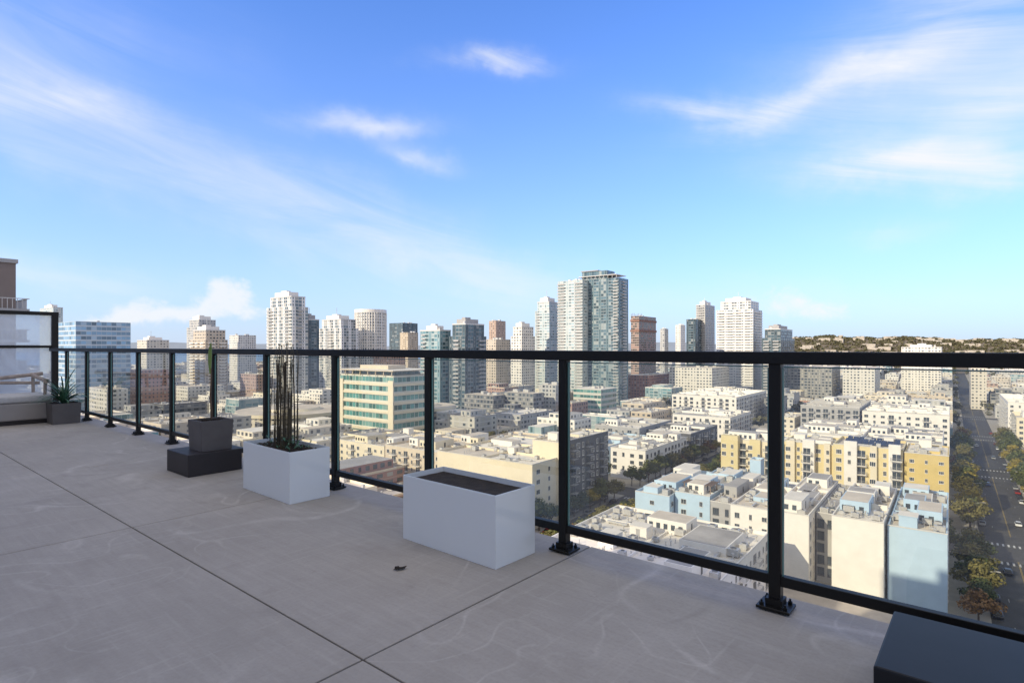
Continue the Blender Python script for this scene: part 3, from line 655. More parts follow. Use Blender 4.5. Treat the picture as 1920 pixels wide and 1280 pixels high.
for p,u in tpos[:295]:
    r_=R.random()
    k=R.choice((0,1,4,5,6,9,0,4)) if r_<.78 else R.choice((2,7,2,7,3,8))
    s=R.uniform(.9,1.4)*(1.42 if u in(-4.9,-25.1) else 1.15)
    ro=ob('street_tree',None,None,(p.x,p.y,GZ+.14),R.uniform(0,6.3),(s,s,s*R.uniform(.85,1.0)),label='%s street tree on the pavement beside the road'%kinds[tv[k][2]],cat='tree',group='street trees')
    ob('trunk',tv[k][0],ro); ob('crown',tv[k][1],ro)
# hillside
b=MB(); rr=random.Random(3)
def hz(X,Y):
    r=X/Y; px=960+F*r
    s=max(0,min(1,(px-1380)/120)); s=s*s*(3-2*s)
    d=math.exp(-((Y-2500)/600)**2)
    return GZ+s*d*(93+7*math.sin(px*.009)+4*math.sin(px*.037+1)+2.5*math.sin(px*.09))
hl=MB(); nx,ny=76,26
P=[[None]*(ny+1) for _ in range(nx+1)]
for i in range(nx+1):
    for j in range(ny+1):
        r=tb(1340+i*14); Y=1300+j*100; P[i][j]=Vector((r*Y,Y,hz(r*Y,Y)-.3))
for i in range(nx):
    for j in range(ny): hl.poly([P[i][j],P[i+1][j],P[i+1][j+1],P[i][j+1]])
m_hill=surf('hillside',(.15,.125,.075),.95,.4,.01,col2=(.28,.215,.14),detail=10)
ob('hill_terrain',hl.mesh('hill_terrain',[m_hill]),kind='structure')
hmat=leafmat('distant_foliage',(.095,.098,.052),(.16,.14,.075))
for _ in range(2800):
    r=tb(rr.uniform(1400,2000)); Y=rr.uniform(1600,2560); z=hz(r*Y,Y); s=rr.uniform(3,8.5)
    crown(b,rr,11/(s*s),[((r*Y,Y,z+s*.5),s)],s*.5,.6)
ob('hillside_trees',b.mesh('hillside_trees',[hmat]),None,label='dark green trees covering the distant hillside',cat='trees',kind='stuff')
b=MB()
for _ in range(4600):
    Y=rr.uniform(420,1700); r=tb(rr.uniform(950,1990) if rr.random()<.78 else rr.uniform(0,950)); X=r*Y
    u=-.7959*X+.6057*Y; v=.6057*X+.7959*Y
    if Y<760 and over(u-4,u+4,v-4,v+4): continue
    if any(abs(u-q)<9 for q in VST) or any(abs(v-q)<8 for q in CST): continue
    du=min(abs(u-q) for q in VST); dv_=min(abs(v-q) for q in CST)
    if min(du,dv_)>14 and Y<1000: continue
    s=rr.uniform(2.6,5.4); crown(b,rr,30/(s*s),[((X,Y,GZ+5+s*.5),s)],s*.32)
ob('distant_tree_canopy',b.mesh('distant_tree_canopy',[hmat]),None,label='scattered green tree canopy between distant blocks',cat='trees',kind='stuff')
b=MB()
for _ in range(95):
    r=tb(rr.uniform(1490,1980)); Y=rr.uniform(1500,2450); z=hz(r*Y,Y); b.M=Matrix.Translation((r*Y,Y,z))@Matrix.Rotation(ROT,4,'Z')
    w=rr.uniform(6,24); b.box(-w,w,-8,8,-4,rr.uniform(6,11),0,1)
ob('hillside_buildings',b.mesh('hillside_buildings',[fb,m_rooft]),None,label='pale buildings scattered over the distant hillside',cat='buildings',kind='stuff')
b=MB(); b.poly([(-9000,1900,GZ+.3),(-350,1900,GZ+.3),(-350,6500,GZ+.3),(-9000,6500,GZ+.3)])
m_water=surf('bay_water',(.06,.11,.17),.25,.1,.003); ob('bay_water',b.mesh('bay_water',[m_water]),kind='structure')
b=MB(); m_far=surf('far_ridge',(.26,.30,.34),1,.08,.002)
n=60
for i in range(n):
    x0=-7500+i*200; x1=x0+200; f=lambda x:GZ+88+22*math.sin(x*.0011)+10*math.sin(x*.004)
    b.poly([(x0,6400,GZ),(x1,6400,GZ),(x1,7000,f(x1)),(x0,7000,f(x0))]); b.poly([(x0,7000,f(x0)),(x1,7000,f(x1)),(x1,8200,GZ),(x0,8200,GZ)])
ob('far_hills',b.mesh('far_hills',[m_far]),kind='structure')
# ------------------------------------------------------------ CARS, LAMPS
m_tyre=surf('tyre_rubber',(.02,.02,.02),.8,.1,5); m_rim=surf('wheel_rim',(.5,.5,.5),.3,.1,5,metal=.8); m_cg=surf('car_glass',(.02,.025,.03),.06,.1,1)
def carbody(col,nm):
    m=surf(nm,col,.25,.03,1,spec=.6); b=MB()
    prof=[(-2.25,.35),(-2.25,.75),(-2.1,.92),(-1.35,.98),(1.0,.98),(1.95,.82),(2.2,.62),(2.25,.35)]
    for s in(-1,1):
        pts=[(x,s*.88,z) for x,z in prof]; b.poly(pts if s<0 else pts[::-1])
    for i in range(len(prof)):
        a=prof[i];c=prof[(i+1)%len(prof)]; b.poly([(a[0],-.88,a[1]),(a[0],.88,a[1]),(c[0],.88,c[1]),(c[0],-.88,c[1])])
    b.poly([(-1.1,-.66,1.45),(.35,-.66,1.45),(.35,.66,1.45),(-1.1,.66,1.45)])
    body=b.mesh('body',[m]); c=MB()
    lo=[(-1.75,-.8,.98),(1.05,-.8,.98),(1.05,.8,.98),(-1.75,.8,.98)]; hi=[(-1.1,-.65,1.446),(.35,-.65,1.446),(.35,.65,1.446),(-1.1,.65,1.446)]
    for i in range(4): c.poly([lo[i],lo[(i+1)%4],hi[(i+1)%4],hi[i]])
    return body,c.mesh('window',[m_cg])
wb=MB(); wb.M=Matrix.Rotation(math.pi/2,4,'X'); wb.cyl(0,0,-.1,.1,.33,.33,16,0,0); wb.cyl(0,0,.1,.115,.2,.2,12,1,1); wb.M=wb.M@Matrix.Rotation(math.pi,4,'X'); wb.cyl(0,0,.1,.115,.2,.2,12,1,1); me_wheel=wb.mesh('wheel',[m_tyre,m_rim])
hb=MB(); hb.box(-.03,.03,-.16,.16,-.07,.07,0,bot=True); me_head=hb.mesh('headlight',[m_white])
cars=[(carbody((.7,.7,.7),'white_car_paint'),'white'),(carbody((.03,.03,.035),'black_car_paint'),'black'),(carbody((.3,.31,.33),'silver_car_paint'),'silver'),(carbody((.05,.1,.25),'blue_car_paint'),'blue'),(carbody((.3,.03,.02),'red_car_paint'),'red')]
def car(u,v,k,along=True,st='parked along the kerb',grp='cars parked along the kerb'):
    p=W(u,v,GZ+.013); a=math.atan2(VY,VX) if along else math.atan2(UY,UX)
    (bd,gl),cn=cars[k]; r=ob('parked_car' if 'parked' in st else 'car',None,None,p,a,label='%s car %s'%(cn,st),cat='car',group=grp)
    ob('body',bd,r); ob('window',gl,r)
    for x in(-1.4,1.4):
        for y in(-.82,.82): ob('wheel',me_wheel,r,(x,y,.33))
    for y in(-.6,.6): ob('headlight',me_head,r,(2.22,y,.66))
for u in(-8.3,-21.7,92.3,105.7):
    v=125
    while v<520:
        v+=R.uniform(7,26)
        if any(abs(v-c)<15 for c in CST): continue
        p=W(u,v)
        if vis(p): car(u,v,R.choice((0,1,1,2,2,2,3,4)))
for u,v,k in((-12,205,1),(-18,262,0),(-12.5,330,3),(-18,410,2),(-12,455,0)): car(u,v,k,st='driving along the avenue',grp='cars driving on the avenue')
lb=MB(); lb.cyl(0,0,0,8.5,.1,.06,8,0); lb.cyl(0,0,0,.5,.2,.15,8,0)
arm=MB(); tube(arm,(0,0,8.3),(2.0,0,8.8),.05,.04); hd=MB(); hd.box(1.8,2.6,-.15,.15,8.72,8.88,0,bot=True)
mp,ma,mh=lb.mesh('pole',[m_metal]),arm.mesh('arm',[m_metal]),hd.mesh('lamp_head',[m_grey])
for u,s in((-6.4,0),(-23.6,math.pi)):
    for v in(140,175,250,285,320,385,425,465):
        p=W(u,v)
        if vis(p):
            r=ob('street_lamp',None,None,(p.x,p.y,GZ+.14),ROT+s,label='grey steel street lamp with single arm over the road',cat='street lamp',group='street lamps along the avenue'); ob('pole',mp,r); ob('arm',ma,r); ob('lamp_head',mh,r)
# ------------------------------------------------------------ TERRACE
def deckmat():
    m,nt,b=newmat('terrace_concrete'); N=nt.nodes;L=nt.links; tc=N.new('ShaderNodeTexCoord')
    def noise(s,d=6,dist=0,vec=None,ro=.6):
        n=N.new('ShaderNodeTexNoise'); n.inputs['Scale'].default_value=s; n.inputs['Detail'].default_value=d; n.inputs['Distortion'].default_value=dist; n.inputs['Roughness'].default_value=ro
        L.new(vec or tc.outputs['Object'],n.inputs['Vector']); return n.outputs['Fac']
    def ramp(f,a,c):
        r=N.new('ShaderNodeMapRange'); r.inputs[1].default_value=a; r.inputs[2].default_value=c; L.new(f,r.inputs[0]); return r.outputs[0]
    def mapp(sc,rot,loc=(0,0,0)):
        mp=N.new('ShaderNodeMapping'); mp.inputs['Scale'].default_value=sc; mp.inputs['Rotation'].default_value=(0,0,rot); mp.inputs['Location'].default_value=loc; L.new(tc.outputs['Object'],mp.inputs[0]); return mp.outputs[0]
    base=mixc(nt,ramp(noise(1.1,9,0,None,.7),.32,.68),(.35,.325,.295),(.475,.445,.41))
    base=mixc(nt,mth(nt,'MULTIPLY',ramp(noise(2.2,6,0,mapp((1,16,1),.1)),.35,.65),.34),base,(.32,.295,.265))
    base=mixc(nt,mth(nt,'MULTIPLY',ramp(noise(3.0,5,.2,mapp((12,.7,1),-.5,(3,1,0))),.56,.72),.28),base,(.57,.54,.50))
    base=mixc(nt,mth(nt,'MULTIPLY',ramp(noise(2.6,5,.2,mapp((.8,11,1),.9,(7,2,0))),.57,.74),.26),base,(.57,.54,.50))
    def scuff(s,w,dist,amt,col,base,seed):
        mm=mapp((1,1,1),0,(seed,seed*.7,seed)); f=noise(s,1.0,dist,mm); d=mth(nt,'ABSOLUTE',mth(nt,'SUBTRACT',f,.5)); k=mth(nt,'SUBTRACT',1,ramp(d,0,w))
        patch=ramp(noise(1.0,3,0,mm),.48,.60); br=ramp(noise(9,4,0,mm),.3,.55)
        return mixc(nt,mth(nt,'MULTIPLY',mth(nt,'MULTIPLY',mth(nt,'MULTIPLY',k,patch),br),amt),base,col)
    base=scuff(.6,.012,.8,.55,(.62,.59,.55),base,3); base=scuff(.95,.012,.9,.5,(.62,.59,.55),base,9); base=scuff(1.3,.014,1.2,.4,(.62,.59,.55),base,41); base=scuff(.8,.02,.6,.34,(.25,.23,.21),base,17)
    base=mixc(nt,mth(nt,'MULTIPLY',ramp(noise(70,3),.45,.7),.25),base,(.27,.25,.23))
    base=mixc(nt,mth(nt,'MULTIPLY',ramp(noise(14,4,0,mapp((1,1,1),0,(5,5,0))),.64,.72),.35),base,(.28,.255,.23))
    st=ramp(noise(.55,4,.3),.48,.7); base=mixc(nt,mth(nt,'MULTIPLY',st,.5),base,(.31,.28,.25))
    st2=ramp(noise(2.4,5,.4,mapp((1,1,1),0,(11,4,0)),.65),.56,.68); base=mixc(nt,mth(nt,'MULTIPLY',st2,.35),base,(.29,.265,.24))
    L.new(base,b.inputs['Base Color']); b.inputs['Roughness'].default_value=.75; b.inputs['Specular IOR Level'].default_value=.2
    bp=N.new('ShaderNodeBump'); bp.inputs['Strength'].default_value=.3; bp.inputs['Distance'].default_value=.004; L.new(noise(90,4),bp.inputs['Height']); L.new(bp.outputs[0],b.inputs['Normal'])
    return m
m_deck=deckmat(); m_joint=surf('joint_filler',(.09,.072,.058),.95,.2,8)
bm=bmesh.new(); us=[-3,-.61,1.69,4.0,6.3,8.6,10.9,13.6]; vs=[-1.6,1.22,2.71]
for i in range(len(us)-1):
    for j in range(2):
        gx=.0048; x0,x1=-us[i+1]+gx,-us[i]-gx; y0,y1=vs[j]+.0036,vs[j+1]-.0036
        r=bmesh.ops.create_cube(bm,size=1); 
        for v in r['verts']: v.co=Vector(((x0+x1)/2+v.co.x*(x1-x0),(y0+y1)/2+v.co.y*(y1-y0),-.02+v.co.z*.04))
        es=[e for e in bm.edges if e.verts[0] in r['verts'] and abs(e.verts[0].co.z)<1e-5 and abs(e.verts[1].co.z)<1e-5]
        bmesh.ops.bevel(bm,geom=es,offset=.002,segments=1,affect='EDGES')
me=bpy.data.meshes.new('terrace_floor'); bm.to_mesh(me); bm.free(); me.materials.append(m_deck)
ob('terrace_floor',me,None,(0,0,0),DROT,kind='structure')
q=MB(); q.box(-13.6,3,-1.6,2.70,-.4,-.007,0,1,bot=True); ob('terrace_slab',q.mesh('terrace_slab',[m_grey,m_joint]),None,(0,0,0),DROT,kind='structure')
q=MB(); q.box(-24,16,-18,-1.62,.14,63.6,0,1,fh=3.2,bw=3); q.box(-13,3,-1.6,1.8,.14,59.5,0,1)
r=ob('residential_building',None,None,(0,0,GZ),DROT,label='cream residential building that carries the open terrace',cat='building'); ob('wall',q.mesh('wall',[fw,m_roofl]),r)
r=ob('residential_tower',None,None,W(62,-24),ROT,label='tall neighbouring residential tower next to the terrace building',cat='tower'); q=MB(); q.box(-17,17,-10,10,.14,96,0,1); q.box(-9,8,-6,6,96,101,0,1); ob('wall',q.mesh('wall',[fc,m_roofg]),r)
# ---- railing
m_blk=surf('black_painted_metal',(.011,.0105,.010),.42,.1,4,spec=.28)
m_rg=glassmat('railing_glass',(.84,.86,.79),.13,0,.8,.032,3.0)
RV=2.557
rl=ob('glass_railing',None,None,(0,0,0),DROT,label='black metal railing with clear glass panels along the terrace edge',cat='railing')
ob('top_rail',bev('top_rail',15.3,.062,.052,.004,[m_blk]),rl,(-4.68,RV,1.018)); 
ob('bottom_rail',bev('bottom_rail',15.3,.036,.042,.003,[m_blk]),rl,(-4.68,RV,.102))
mp_=bev('post',.047,.047,1.014,.003,[m_blk]); 
pbm=bmesh.new(); bmesh.ops.create_cube(pbm,size=1)
for v in pbm.verts: v.co=Vector((v.co.x*.13,v.co.y*.11,v.co.z*.012+.007))
bmesh.ops.bevel(pbm,geom=list(pbm.edges),offset=.002,segments=1,affect='EDGES')
for sx in(-1,1):
    for sy in(-1,1):
        bmesh.ops.create_cone(pbm,cap_ends=True,segments=6,radius1=.009,radius2=.009,depth=.012,matrix=Matrix.Translation((sx*.046,sy*.038,.019)))
        bmesh.ops.create_cone(pbm,cap_ends=True,segments=10,radius1=.004,radius2=.004,depth=.012,matrix=Matrix.Translation((sx*.046,sy*.038,.029)))
bmesh.ops.create_cube(pbm,size=1,matrix=Matrix.Translation((0,0,.028))@Matrix.Diagonal((.066,.066,.03,1)))
me_bp=bpy.data.meshes.new('base_plate'); pbm.to_mesh(me_bp); pbm.free(); me_bp.materials.append(m_blk)
posts=[.694+1.066*k for k in range(-3,11)]
for i,u in enumerate(posts):
    p=ob('post',mp_,rl,(-u,RV,.006)); ob('base_plate',me_bp,p)
    if i<len(posts)-1:
        g_=MB(); g_.poly([(-.5,0,0),(.5,0,0),(.5,0,.862),(-.5,0,.862)],0)
        g_.box(-.5,.5,-.004,.004,-.004,-.0005,1,bot=True); g_.box(-.5,.5,-.004,.004,.8625,.868,1,bot=True)
        g_.box(-.506,-.5005,-.005,.005,0,.862,1); g_.box(.5005,.506,-.005,.005,0,.862,1)
        ob('glass_panel',g_.mesh('glass_panel',[m_rg,m_gwin]),rl,(-(u+.533),RV+R.uniform(-.002,.002),.142),R.uniform(-.009,.009))
# ---- privacy screen
m_frost=glassmat('frosted_screen_glass',(.78,.88,.96),.12,.15,.8,.7)
ps=ob('privacy_screen',None,None,DW(12.3,2.6),DROT,label='tall black framed screen with pale glass panes at terrace end',cat='screen')
ob('post',bev('post',.09,.09,1.66,.004,[m_blk]),ps,(0,0,0)); ob('post',bev('post',.07,.07,1.66,.004,[m_blk]),ps,(0,-1.8,0)); ob('post',bev('post',.07,.07,1.66,.004,[m_blk]),ps,(0,-3.6,0))
ob('top_bar',bev('top_bar',.08,3.7,.06,.004,[m_blk]),ps,(0,-1.8,1.62)); ob('middle_bar',bev('middle_bar',.05,3.6,.045,.004,[m_blk]),ps,(0,-1.8,1.07)); ob('bottom_bar',bev('bottom_bar',.05,3.6,.045,.004,[m_blk]),ps,(0,-1.8,.12))
for y in(-.9,-2.7):
    for z0,z1 in((.166,1.068),(1.116,1.618)):
        g_=MB(); g_.poly([(0,y-.86,z0),(0,y+.86,z0),(0,y+.86,z1),(0,y-.86,z1)]); ob('glass_pane',g_.mesh('glass_pane',[m_frost]),ps)
# ---- white planters
m_wp=surf('white_planter_laminate',(.78,.83,.86),.10,.03,1.2,spec=.7); m_soil=surf('dark_soil',(.045,.034,.026),.95,.5,14,bump=.8); m_inshade=surf('planter_inner_shade',(.05,.06,.075),.4,.1,2)  # planter inner walls: shade inside the box put into a dark colour
def hollow(name,sx,sy,h,t,mo,mi,depth):
    bm=bmesh.new(); bmesh.ops.create_cube(bm,size=1)
    for v in bm.verts: v.co=Vector((v.co.x*sx,v.co.y*sy,(v.co.z+.5)*h))
    bm.faces.ensure_lookup_table(); top=max(bm.faces,key=lambda f:f.calc_center_median().z)
    bmesh.ops.inset_region(bm,faces=[top],thickness=t)
    r=bmesh.ops.extrude_face_region(bm,geom=[top]); 
    for v in [e for e in r['geom'] if isinstance(e,bmesh.types.BMVert)]: v.co.z-=depth
    bmesh.ops.delete(bm,geom=[top],context='FACES_ONLY')
    es=[e for e in bm.edges if all(abs(abs(v.co.x)-sx/2)<1e-4 or abs(abs(v.co.y)-sy/2)<1e-4 for v in e.verts)]
    bmesh.ops.bevel(bm,geom=es,offset=.002,segments=2,affect='EDGES')
    bmesh.ops.recalc_face_normals(bm,faces=list(bm.faces))
    me=bpy.data.meshes.new(name); me.materials.append(mo); me.materials.append(mi); bm.to_mesh(me); bm.free()
    for p in me.polygons:
        c=p.center
        if abs(c.x)<sx/2-t+.0009 and abs(c.y)<sy/2-t+.0009 and c.z<h-.004 and c.z>.01: p.material_index=1
    return me
def soilmesh(name,sx,sy,amp):
    b=MB(); n=24; rr=random.Random(2); H_=[[rr.uniform(-amp,amp) for _ in range(n+1)] for _ in range(n+1)]
    for i in range(n):
        for j in range(n):
            f=lambda a,c:(-sx/2+sx*a/n,-sy/2+sy*c/n,H_[a][c]); b.poly([f(i,j),f(i+1,j),f(i+1,j+1),f(i,j+1)])
    return b.mesh(name,[m_soil])
def dbox(u,v,sx,sy): return DW(u+sx/2,v+sy/2)
P3=ob('planter_box',None,None,dbox(1.865,2.13,.715,.31),DROT+math.radians(-1.2),label='white rectangular planter box with dark empty top beside the railing',cat='planter',group='white planter boxes')
ob('shell',hollow('shell',.715,.31,.362,.007,m_wp,m_inshade,.05),P3); ob('soil',soilmesh('soil',.695,.29,.0008),P3,(0,0,.334))
P2=ob('planter_box',None,None,dbox(3.73,2.10,.72,.31),DROT+math.radians(-1.5),label='white rectangular planter box holding dark soil and upright reeds',cat='planter',group='white planter boxes')
ob('shell',hollow('shell',.72,.31,.36,.008,m_wp,m_inshade,.05),P2); ob('soil',soilmesh('soil',.695,.288,.012),P2,(0,0,.33))
m_stem=surf('brown_stem',(.12,.08,.05),.8,.3,20); m_reed=surf('dark_reed',(.06,.048,.035),.7,.5,12,col2=(.12,.10,.06)); m_leaf=surf('fresh_leaf',(.17,.25,.06),.45,.3,8); m_leafb=surf('blue_green_leaf',(.06,.15,.09),.45,.35,8)
st=ob('reed_plant',None,None,DW(4.10,2.26,.32),DROT,label='clump of tall thin upright reeds in the white planter',cat='plant')
b=MB(); rr=random.Random(21)
for i in range(48):
    x=rr.uniform(-.12,.12); y=rr.gauss(0,.03); h=rr.uniform(.62,.80)*(1 if rr.random()<.85 else .6); p=Vector((x,y,0)); lx,ly=rr.gauss(0,.012),rr.gauss(0,.012); r0=rr.uniform(.003,.005)
    for k in range(5):
        q_=Vector((x+lx*((k+1)/5)**2,y+ly*((k+1)/5)**2,h*(k+1)/5)); tube(b,p,q_,r0*(1-.1*k),r0*(.9-.1*k),6); tube(b,q_,q_+Vector((0,0,.006)),r0*1.35,r0*1.35,6); p=q_
ob('stem',b.mesh('stem',[m_reed]),st)
b=MB()
for i in range(150):
    x=rr.uniform(-.20,.20); y=rr.gauss(0,.05); z=rr.uniform(.0,.09); an=rr.uniform(0,6.3); d=Vector((math.cos(an),math.sin(an),rr.uniform(.2,1.4))).normalized(); L_=rr.uniform(.02,.05); s_=Vector((-math.sin(an),math.cos(an),0))*rr.uniform(.004,.009); o_=Vector((x,y,z)); m_=o_+d*L_*.5
    b.poly([o_,m_+s_,o_+d*L_,m_-s_])
ob('foliage',b.mesh('foliage',[m_leafb]),st)
# ---- dark plinths and pots
m_plinth=surf('dark_brown_plinth',(.035,.031,.033),.5,.15,3,spec=.3); m_pot=surf('dark_grey_pot',(.11,.10,.098),.6,.15,4); m_plb=surf('charcoal_plinth',(.018,.020,.025),.36,.2,3,spec=.2)
pl=ob('plinth',None,None,dbox(5.15,1.98,.46,.45),DROT,label='low square dark plinth carrying a grey plant pot',cat='plinth'); ob('block',bev('block',.46,.45,.187,.006,[m_plinth]),pl)
pl=ob('plinth',None,None,DW(-.17,2.14),DROT,label='low dark charcoal plinth standing empty beside the railing',cat='plinth'); ob('block',bev('block',.86,.45,.187,.006,[m_plb]),pl)
def pot(u,v,z,s,h,label):
    r=ob('plant_pot',None,None,DW(u,v,z),DROT,label=label,cat='plant pot')
    me=hollow('pot_body',s,s,h,.018,m_pot,m_pot,.03)
    for v_ in me.vertices:
        k=.93+.07*v_.co.z/h; v_.co.x*=k; v_.co.y*=k
    ob('pot_body',me,r); ob('soil',soilmesh('soil',s*.9,s*.9,.006),r,(0,0,h-.022)); return r
pot(5.33,2.235,.188,.275,.262,'dark grey square pot on the low plinth')
pot(10.25,2.27,.001,.34,.29,'dark grey square pot holding a spiky green plant')
st=ob('tall_stem_plant',None,None,DW(5.31,2.23,.42),DROT,label='tall slender stem with a single upright green leaf in a pot',cat='plant')
b=MB(); p=Vector((0,0,0))
for k in range(8):
    q_=Vector((.004*math.sin(k*1.7),.004*math.cos(k),.06*(k+1))); tube(b,p,q_,.010-.0006*k,.010-.0006*(k+1),8); p=q_
ob('stem',b.mesh('stem',[m_stem]),st)
b=MB(); pr=[(.43,.006),(.48,.010),(.54,.014),(.61,.015),(.66,.012),(.70,.005),(.71,.001)]
for i in range(len(pr)-1):
    for k in range(12):
        a0,a1=2*math.pi*k/12,2*math.pi*(k+1)/12; fl=lambda a:(1+.18*math.cos(3*a))
        g0=lambda z,r,a:(r*fl(a)*math.cos(a)+.02*math.sin(z*9),r*fl(a)*math.sin(a),z); b.poly([g0(*pr[i],a0),g0(*pr[i],a1),g0(*pr[i+1],a1),g0(*pr[i+1],a0)])
ob('leaf',b.mesh('leaf',[m_leaf]),st)
b=MB(); rr=random.Random(9)
for _ in range(16):
    an=rr.uniform(0,6.3); ra=rr.uniform(.02,.1); b.M=Matrix.Translation((ra*math.cos(an),ra*math.sin(an),.02))@Matrix.Rotation(an,4,'Z'); s=rr.uniform(.01,.02); b.box(-s,s,-s,s,-.01,s,0)
ob('mulch',b.mesh('mulch',[m_soil]),st)
sk=ob('spiky_plant',None,None,DW(10.25,2.27,.26),DROT,label='spiky green plant with arching narrow leaves in a grey pot',cat='plant')
b=MB(); rr=random.Random(4)
for i in range(110):
    an=rr.uniform(0,6.3); L_=rr.uniform(.32,.66); el=rr.uniform(.45,1.5); w=rr.uniform(.008,.016)
    d=Vector((math.cos(an),math.sin(an),0)); sd=Vector((-math.sin(an),math.cos(an),0)); p=Vector((0,0,rr.uniform(0,.04))); e=el; n=6
    for k in range(n):
        q_=p+(d*math.cos(e)+Vector((0,0,1))*math.sin(e))*(L_/n); w0=w*(1-k/n)**.6; w1=w*max(0,(1-(k+1)/n))**.6+.0005
        b.poly([p-sd*w0,p+sd*w0,q_+sd*w1,q_-sd*w1]); p=q_; e-=rr.uniform(.12,.3)
ob('leaves',b.mesh('leaves',[m_leafb]),sk)
# outdoor lounge seat
m_cush=surf('grey_fabric',(.50,.50,.50),.95,.08,30,bump=.3); m_wood=surf('weathered_wood',(.34,.28,.24),.75,.25,12); m_base=surf('lounge_base',(.32,.30,.29),.8,.08,3)
so=ob('lounge_seat',None,None,DW(10.85,1.45),DROT,label='low lounge seat with pale cushion and weathered wooden frame',cat='seat')
ob('base',bev('base',.82,1.5,.24,.02,[m_base]),so,(0,0,.06)); ob('plinth_foot',bev('foot',.76,1.42,.06,.004,[m_plinth]),so,(0,0,0))
ob('seat_cushion',bev('seat_cushion',.82,.74,.10,.035,[m_cush],4),so,(.0,.375,.302)); ob('seat_cushion',bev('seat_cushion',.82,.74,.10,.035,[m_cush],4),so,(.0,-.375,.302))
for s in(-1,1):
    b=MB(); y=.66*s; tube(b,(.42,y,.60),(-.42,y,.66),.028,.028,10); tube(b,(.34,y,.38),(.36,y,.61),.022,.022,8); tube(b,(-.36,y,.38),(-.38,y,.66),.022,.022,8)
    b.cyl(.43,y,.57,.63,.036,.036,10); ob('armrest',b.mesh('armrest',[m_wood]),so)
b=MB()
tube(b,(-.40,.78,.68),(-.40,-.74,.52),.028,.028,10); tube(b,(-.39,.74,.54),(-.39,-.74,.60),.024,.024,10); tube(b,(-.39,.0,.38),(-.41,.0,.60),.022,.022,8)
ob('backrest',b.mesh('backrest',[m_wood]),so)
# dead leaf on the floor
b=MB()
pts=[(-.035,0,.004),(-.015,.014,.010),(.012,.016,.006),(.036,.004,.014),(.02,-.012,.006),(-.012,-.014,.012)]
for i in range(6): b.poly([(0,0,.003),pts[i],pts[(i+1)%6]])
b.box(-.02,.0,.018,.03,.0,.008,0); r=ob('dead_leaf',b.mesh('dead_leaf',[m_soil]),None,(-.548,2.83,.001),.4,label='small curled dead leaf lying on the concrete floor',cat='leaf')
# ------------------------------------------------------------ LIGHT
S=Vector((-.846*math.cos(math.radians(25)),-.534*math.cos(math.radians(25)),math.sin(math.radians(25)))).normalized()
sl=bpy.data.lights.new('sun','SUN'); sl.energy=4.8; sl.angle=math.radians(.5); sl.color=(1,.87,.67)
so_=bpy.data.objects.new('sun',sl); COL.objects.link(so_); so_.rotation_euler=S.to_track_quat('Z','Y').to_euler()
wd=bpy.data.worlds.new('World'); SC.world=wd; wd.use_nodes=True; nt=wd.node_tree; N=nt.nodes; L=nt.links
bg=N['Background']; STR=.15; bg.inputs[1].default_value=STR
sk_=N.new('ShaderNodeTexSky'); sk_.sky_type='NISHITA'; sk_.sun_disc=False; sk_.sun_elevation=math.radians(25); sk_.sun_rotation=math.atan2(S.x,S.y)%(2*math.pi); sk_.air_density=1.0; sk_.dust_density=.3; sk_.ozone_density=2.0; sk_.altitude=60
tint=N.new('ShaderNodeVectorMath'); tint.operation='MULTIPLY'; L.new(sk_.outputs[0],tint.inputs[0]); tint.inputs[1].default_value=(.74,1.22,2.1)
tc=N.new('ShaderNodeTexCoord'); sx=N.new('ShaderNodeSeparateXYZ'); L.new(tc.outputs['Generated'],sx.inputs[0])
x,y,z=sx.outputs; phi=mth(nt,'ARCTAN2',x,y); hh=mth(nt,'SQRT',mth(nt,'ADD',mth(nt,'MULTIPLY',x,x),mth(nt,'MULTIPLY',y,y))); bb_=mth(nt,'DIVIDE',z,mth(nt,'MAXIMUM',hh,.02))
hz_=mth(nt,'MULTIPLY',mth(nt,'EXPONENT',mth(nt,'MULTIPLY',mth(nt,'MAXIMUM',bb_,0),-4.8)),.95)
skyc=mixc(nt,hz_,tint.outputs[0],(.64/STR,.75/STR,.94/STR))
def comb(a,b_,c=0.0):
    n=N.new('ShaderNodeCombineXYZ')
    for i,q_ in enumerate((a,b_,c)):
        if isinstance(q_,(int,float)): n.inputs[i].default_value=q_
        else: L.new(q_,n.inputs[i])
    return n.outputs[0]
def wnoise(vec,s,d,dist=0,rough=.55):
    n=N.new('ShaderNodeTexNoise'); n.inputs['Scale'].default_value=s; n.inputs['Detail'].default_value=d; n.inputs['Distortion'].default_value=dist; n.inputs['Roughness'].default_value=rough; L.new(vec,n.inputs['Vector']); return n
P0=comb(phi,bb_,0.0)
wv=wnoise(P0,4.5,5,0,.6); sw=N.new('ShaderNodeSeparateColor'); L.new(wv.outputs['Color'],sw.inputs[0])
pw=mth(nt,'MULTIPLY_ADD',mth(nt,'SUBTRACT',sw.outputs[0],.5),.26,phi); bw_=mth(nt,'MULTIPLY_ADD',mth(nt,'SUBTRACT',sw.outputs[1],.5),.12,bb_)
PW=comb(pw,bw_,1.0)
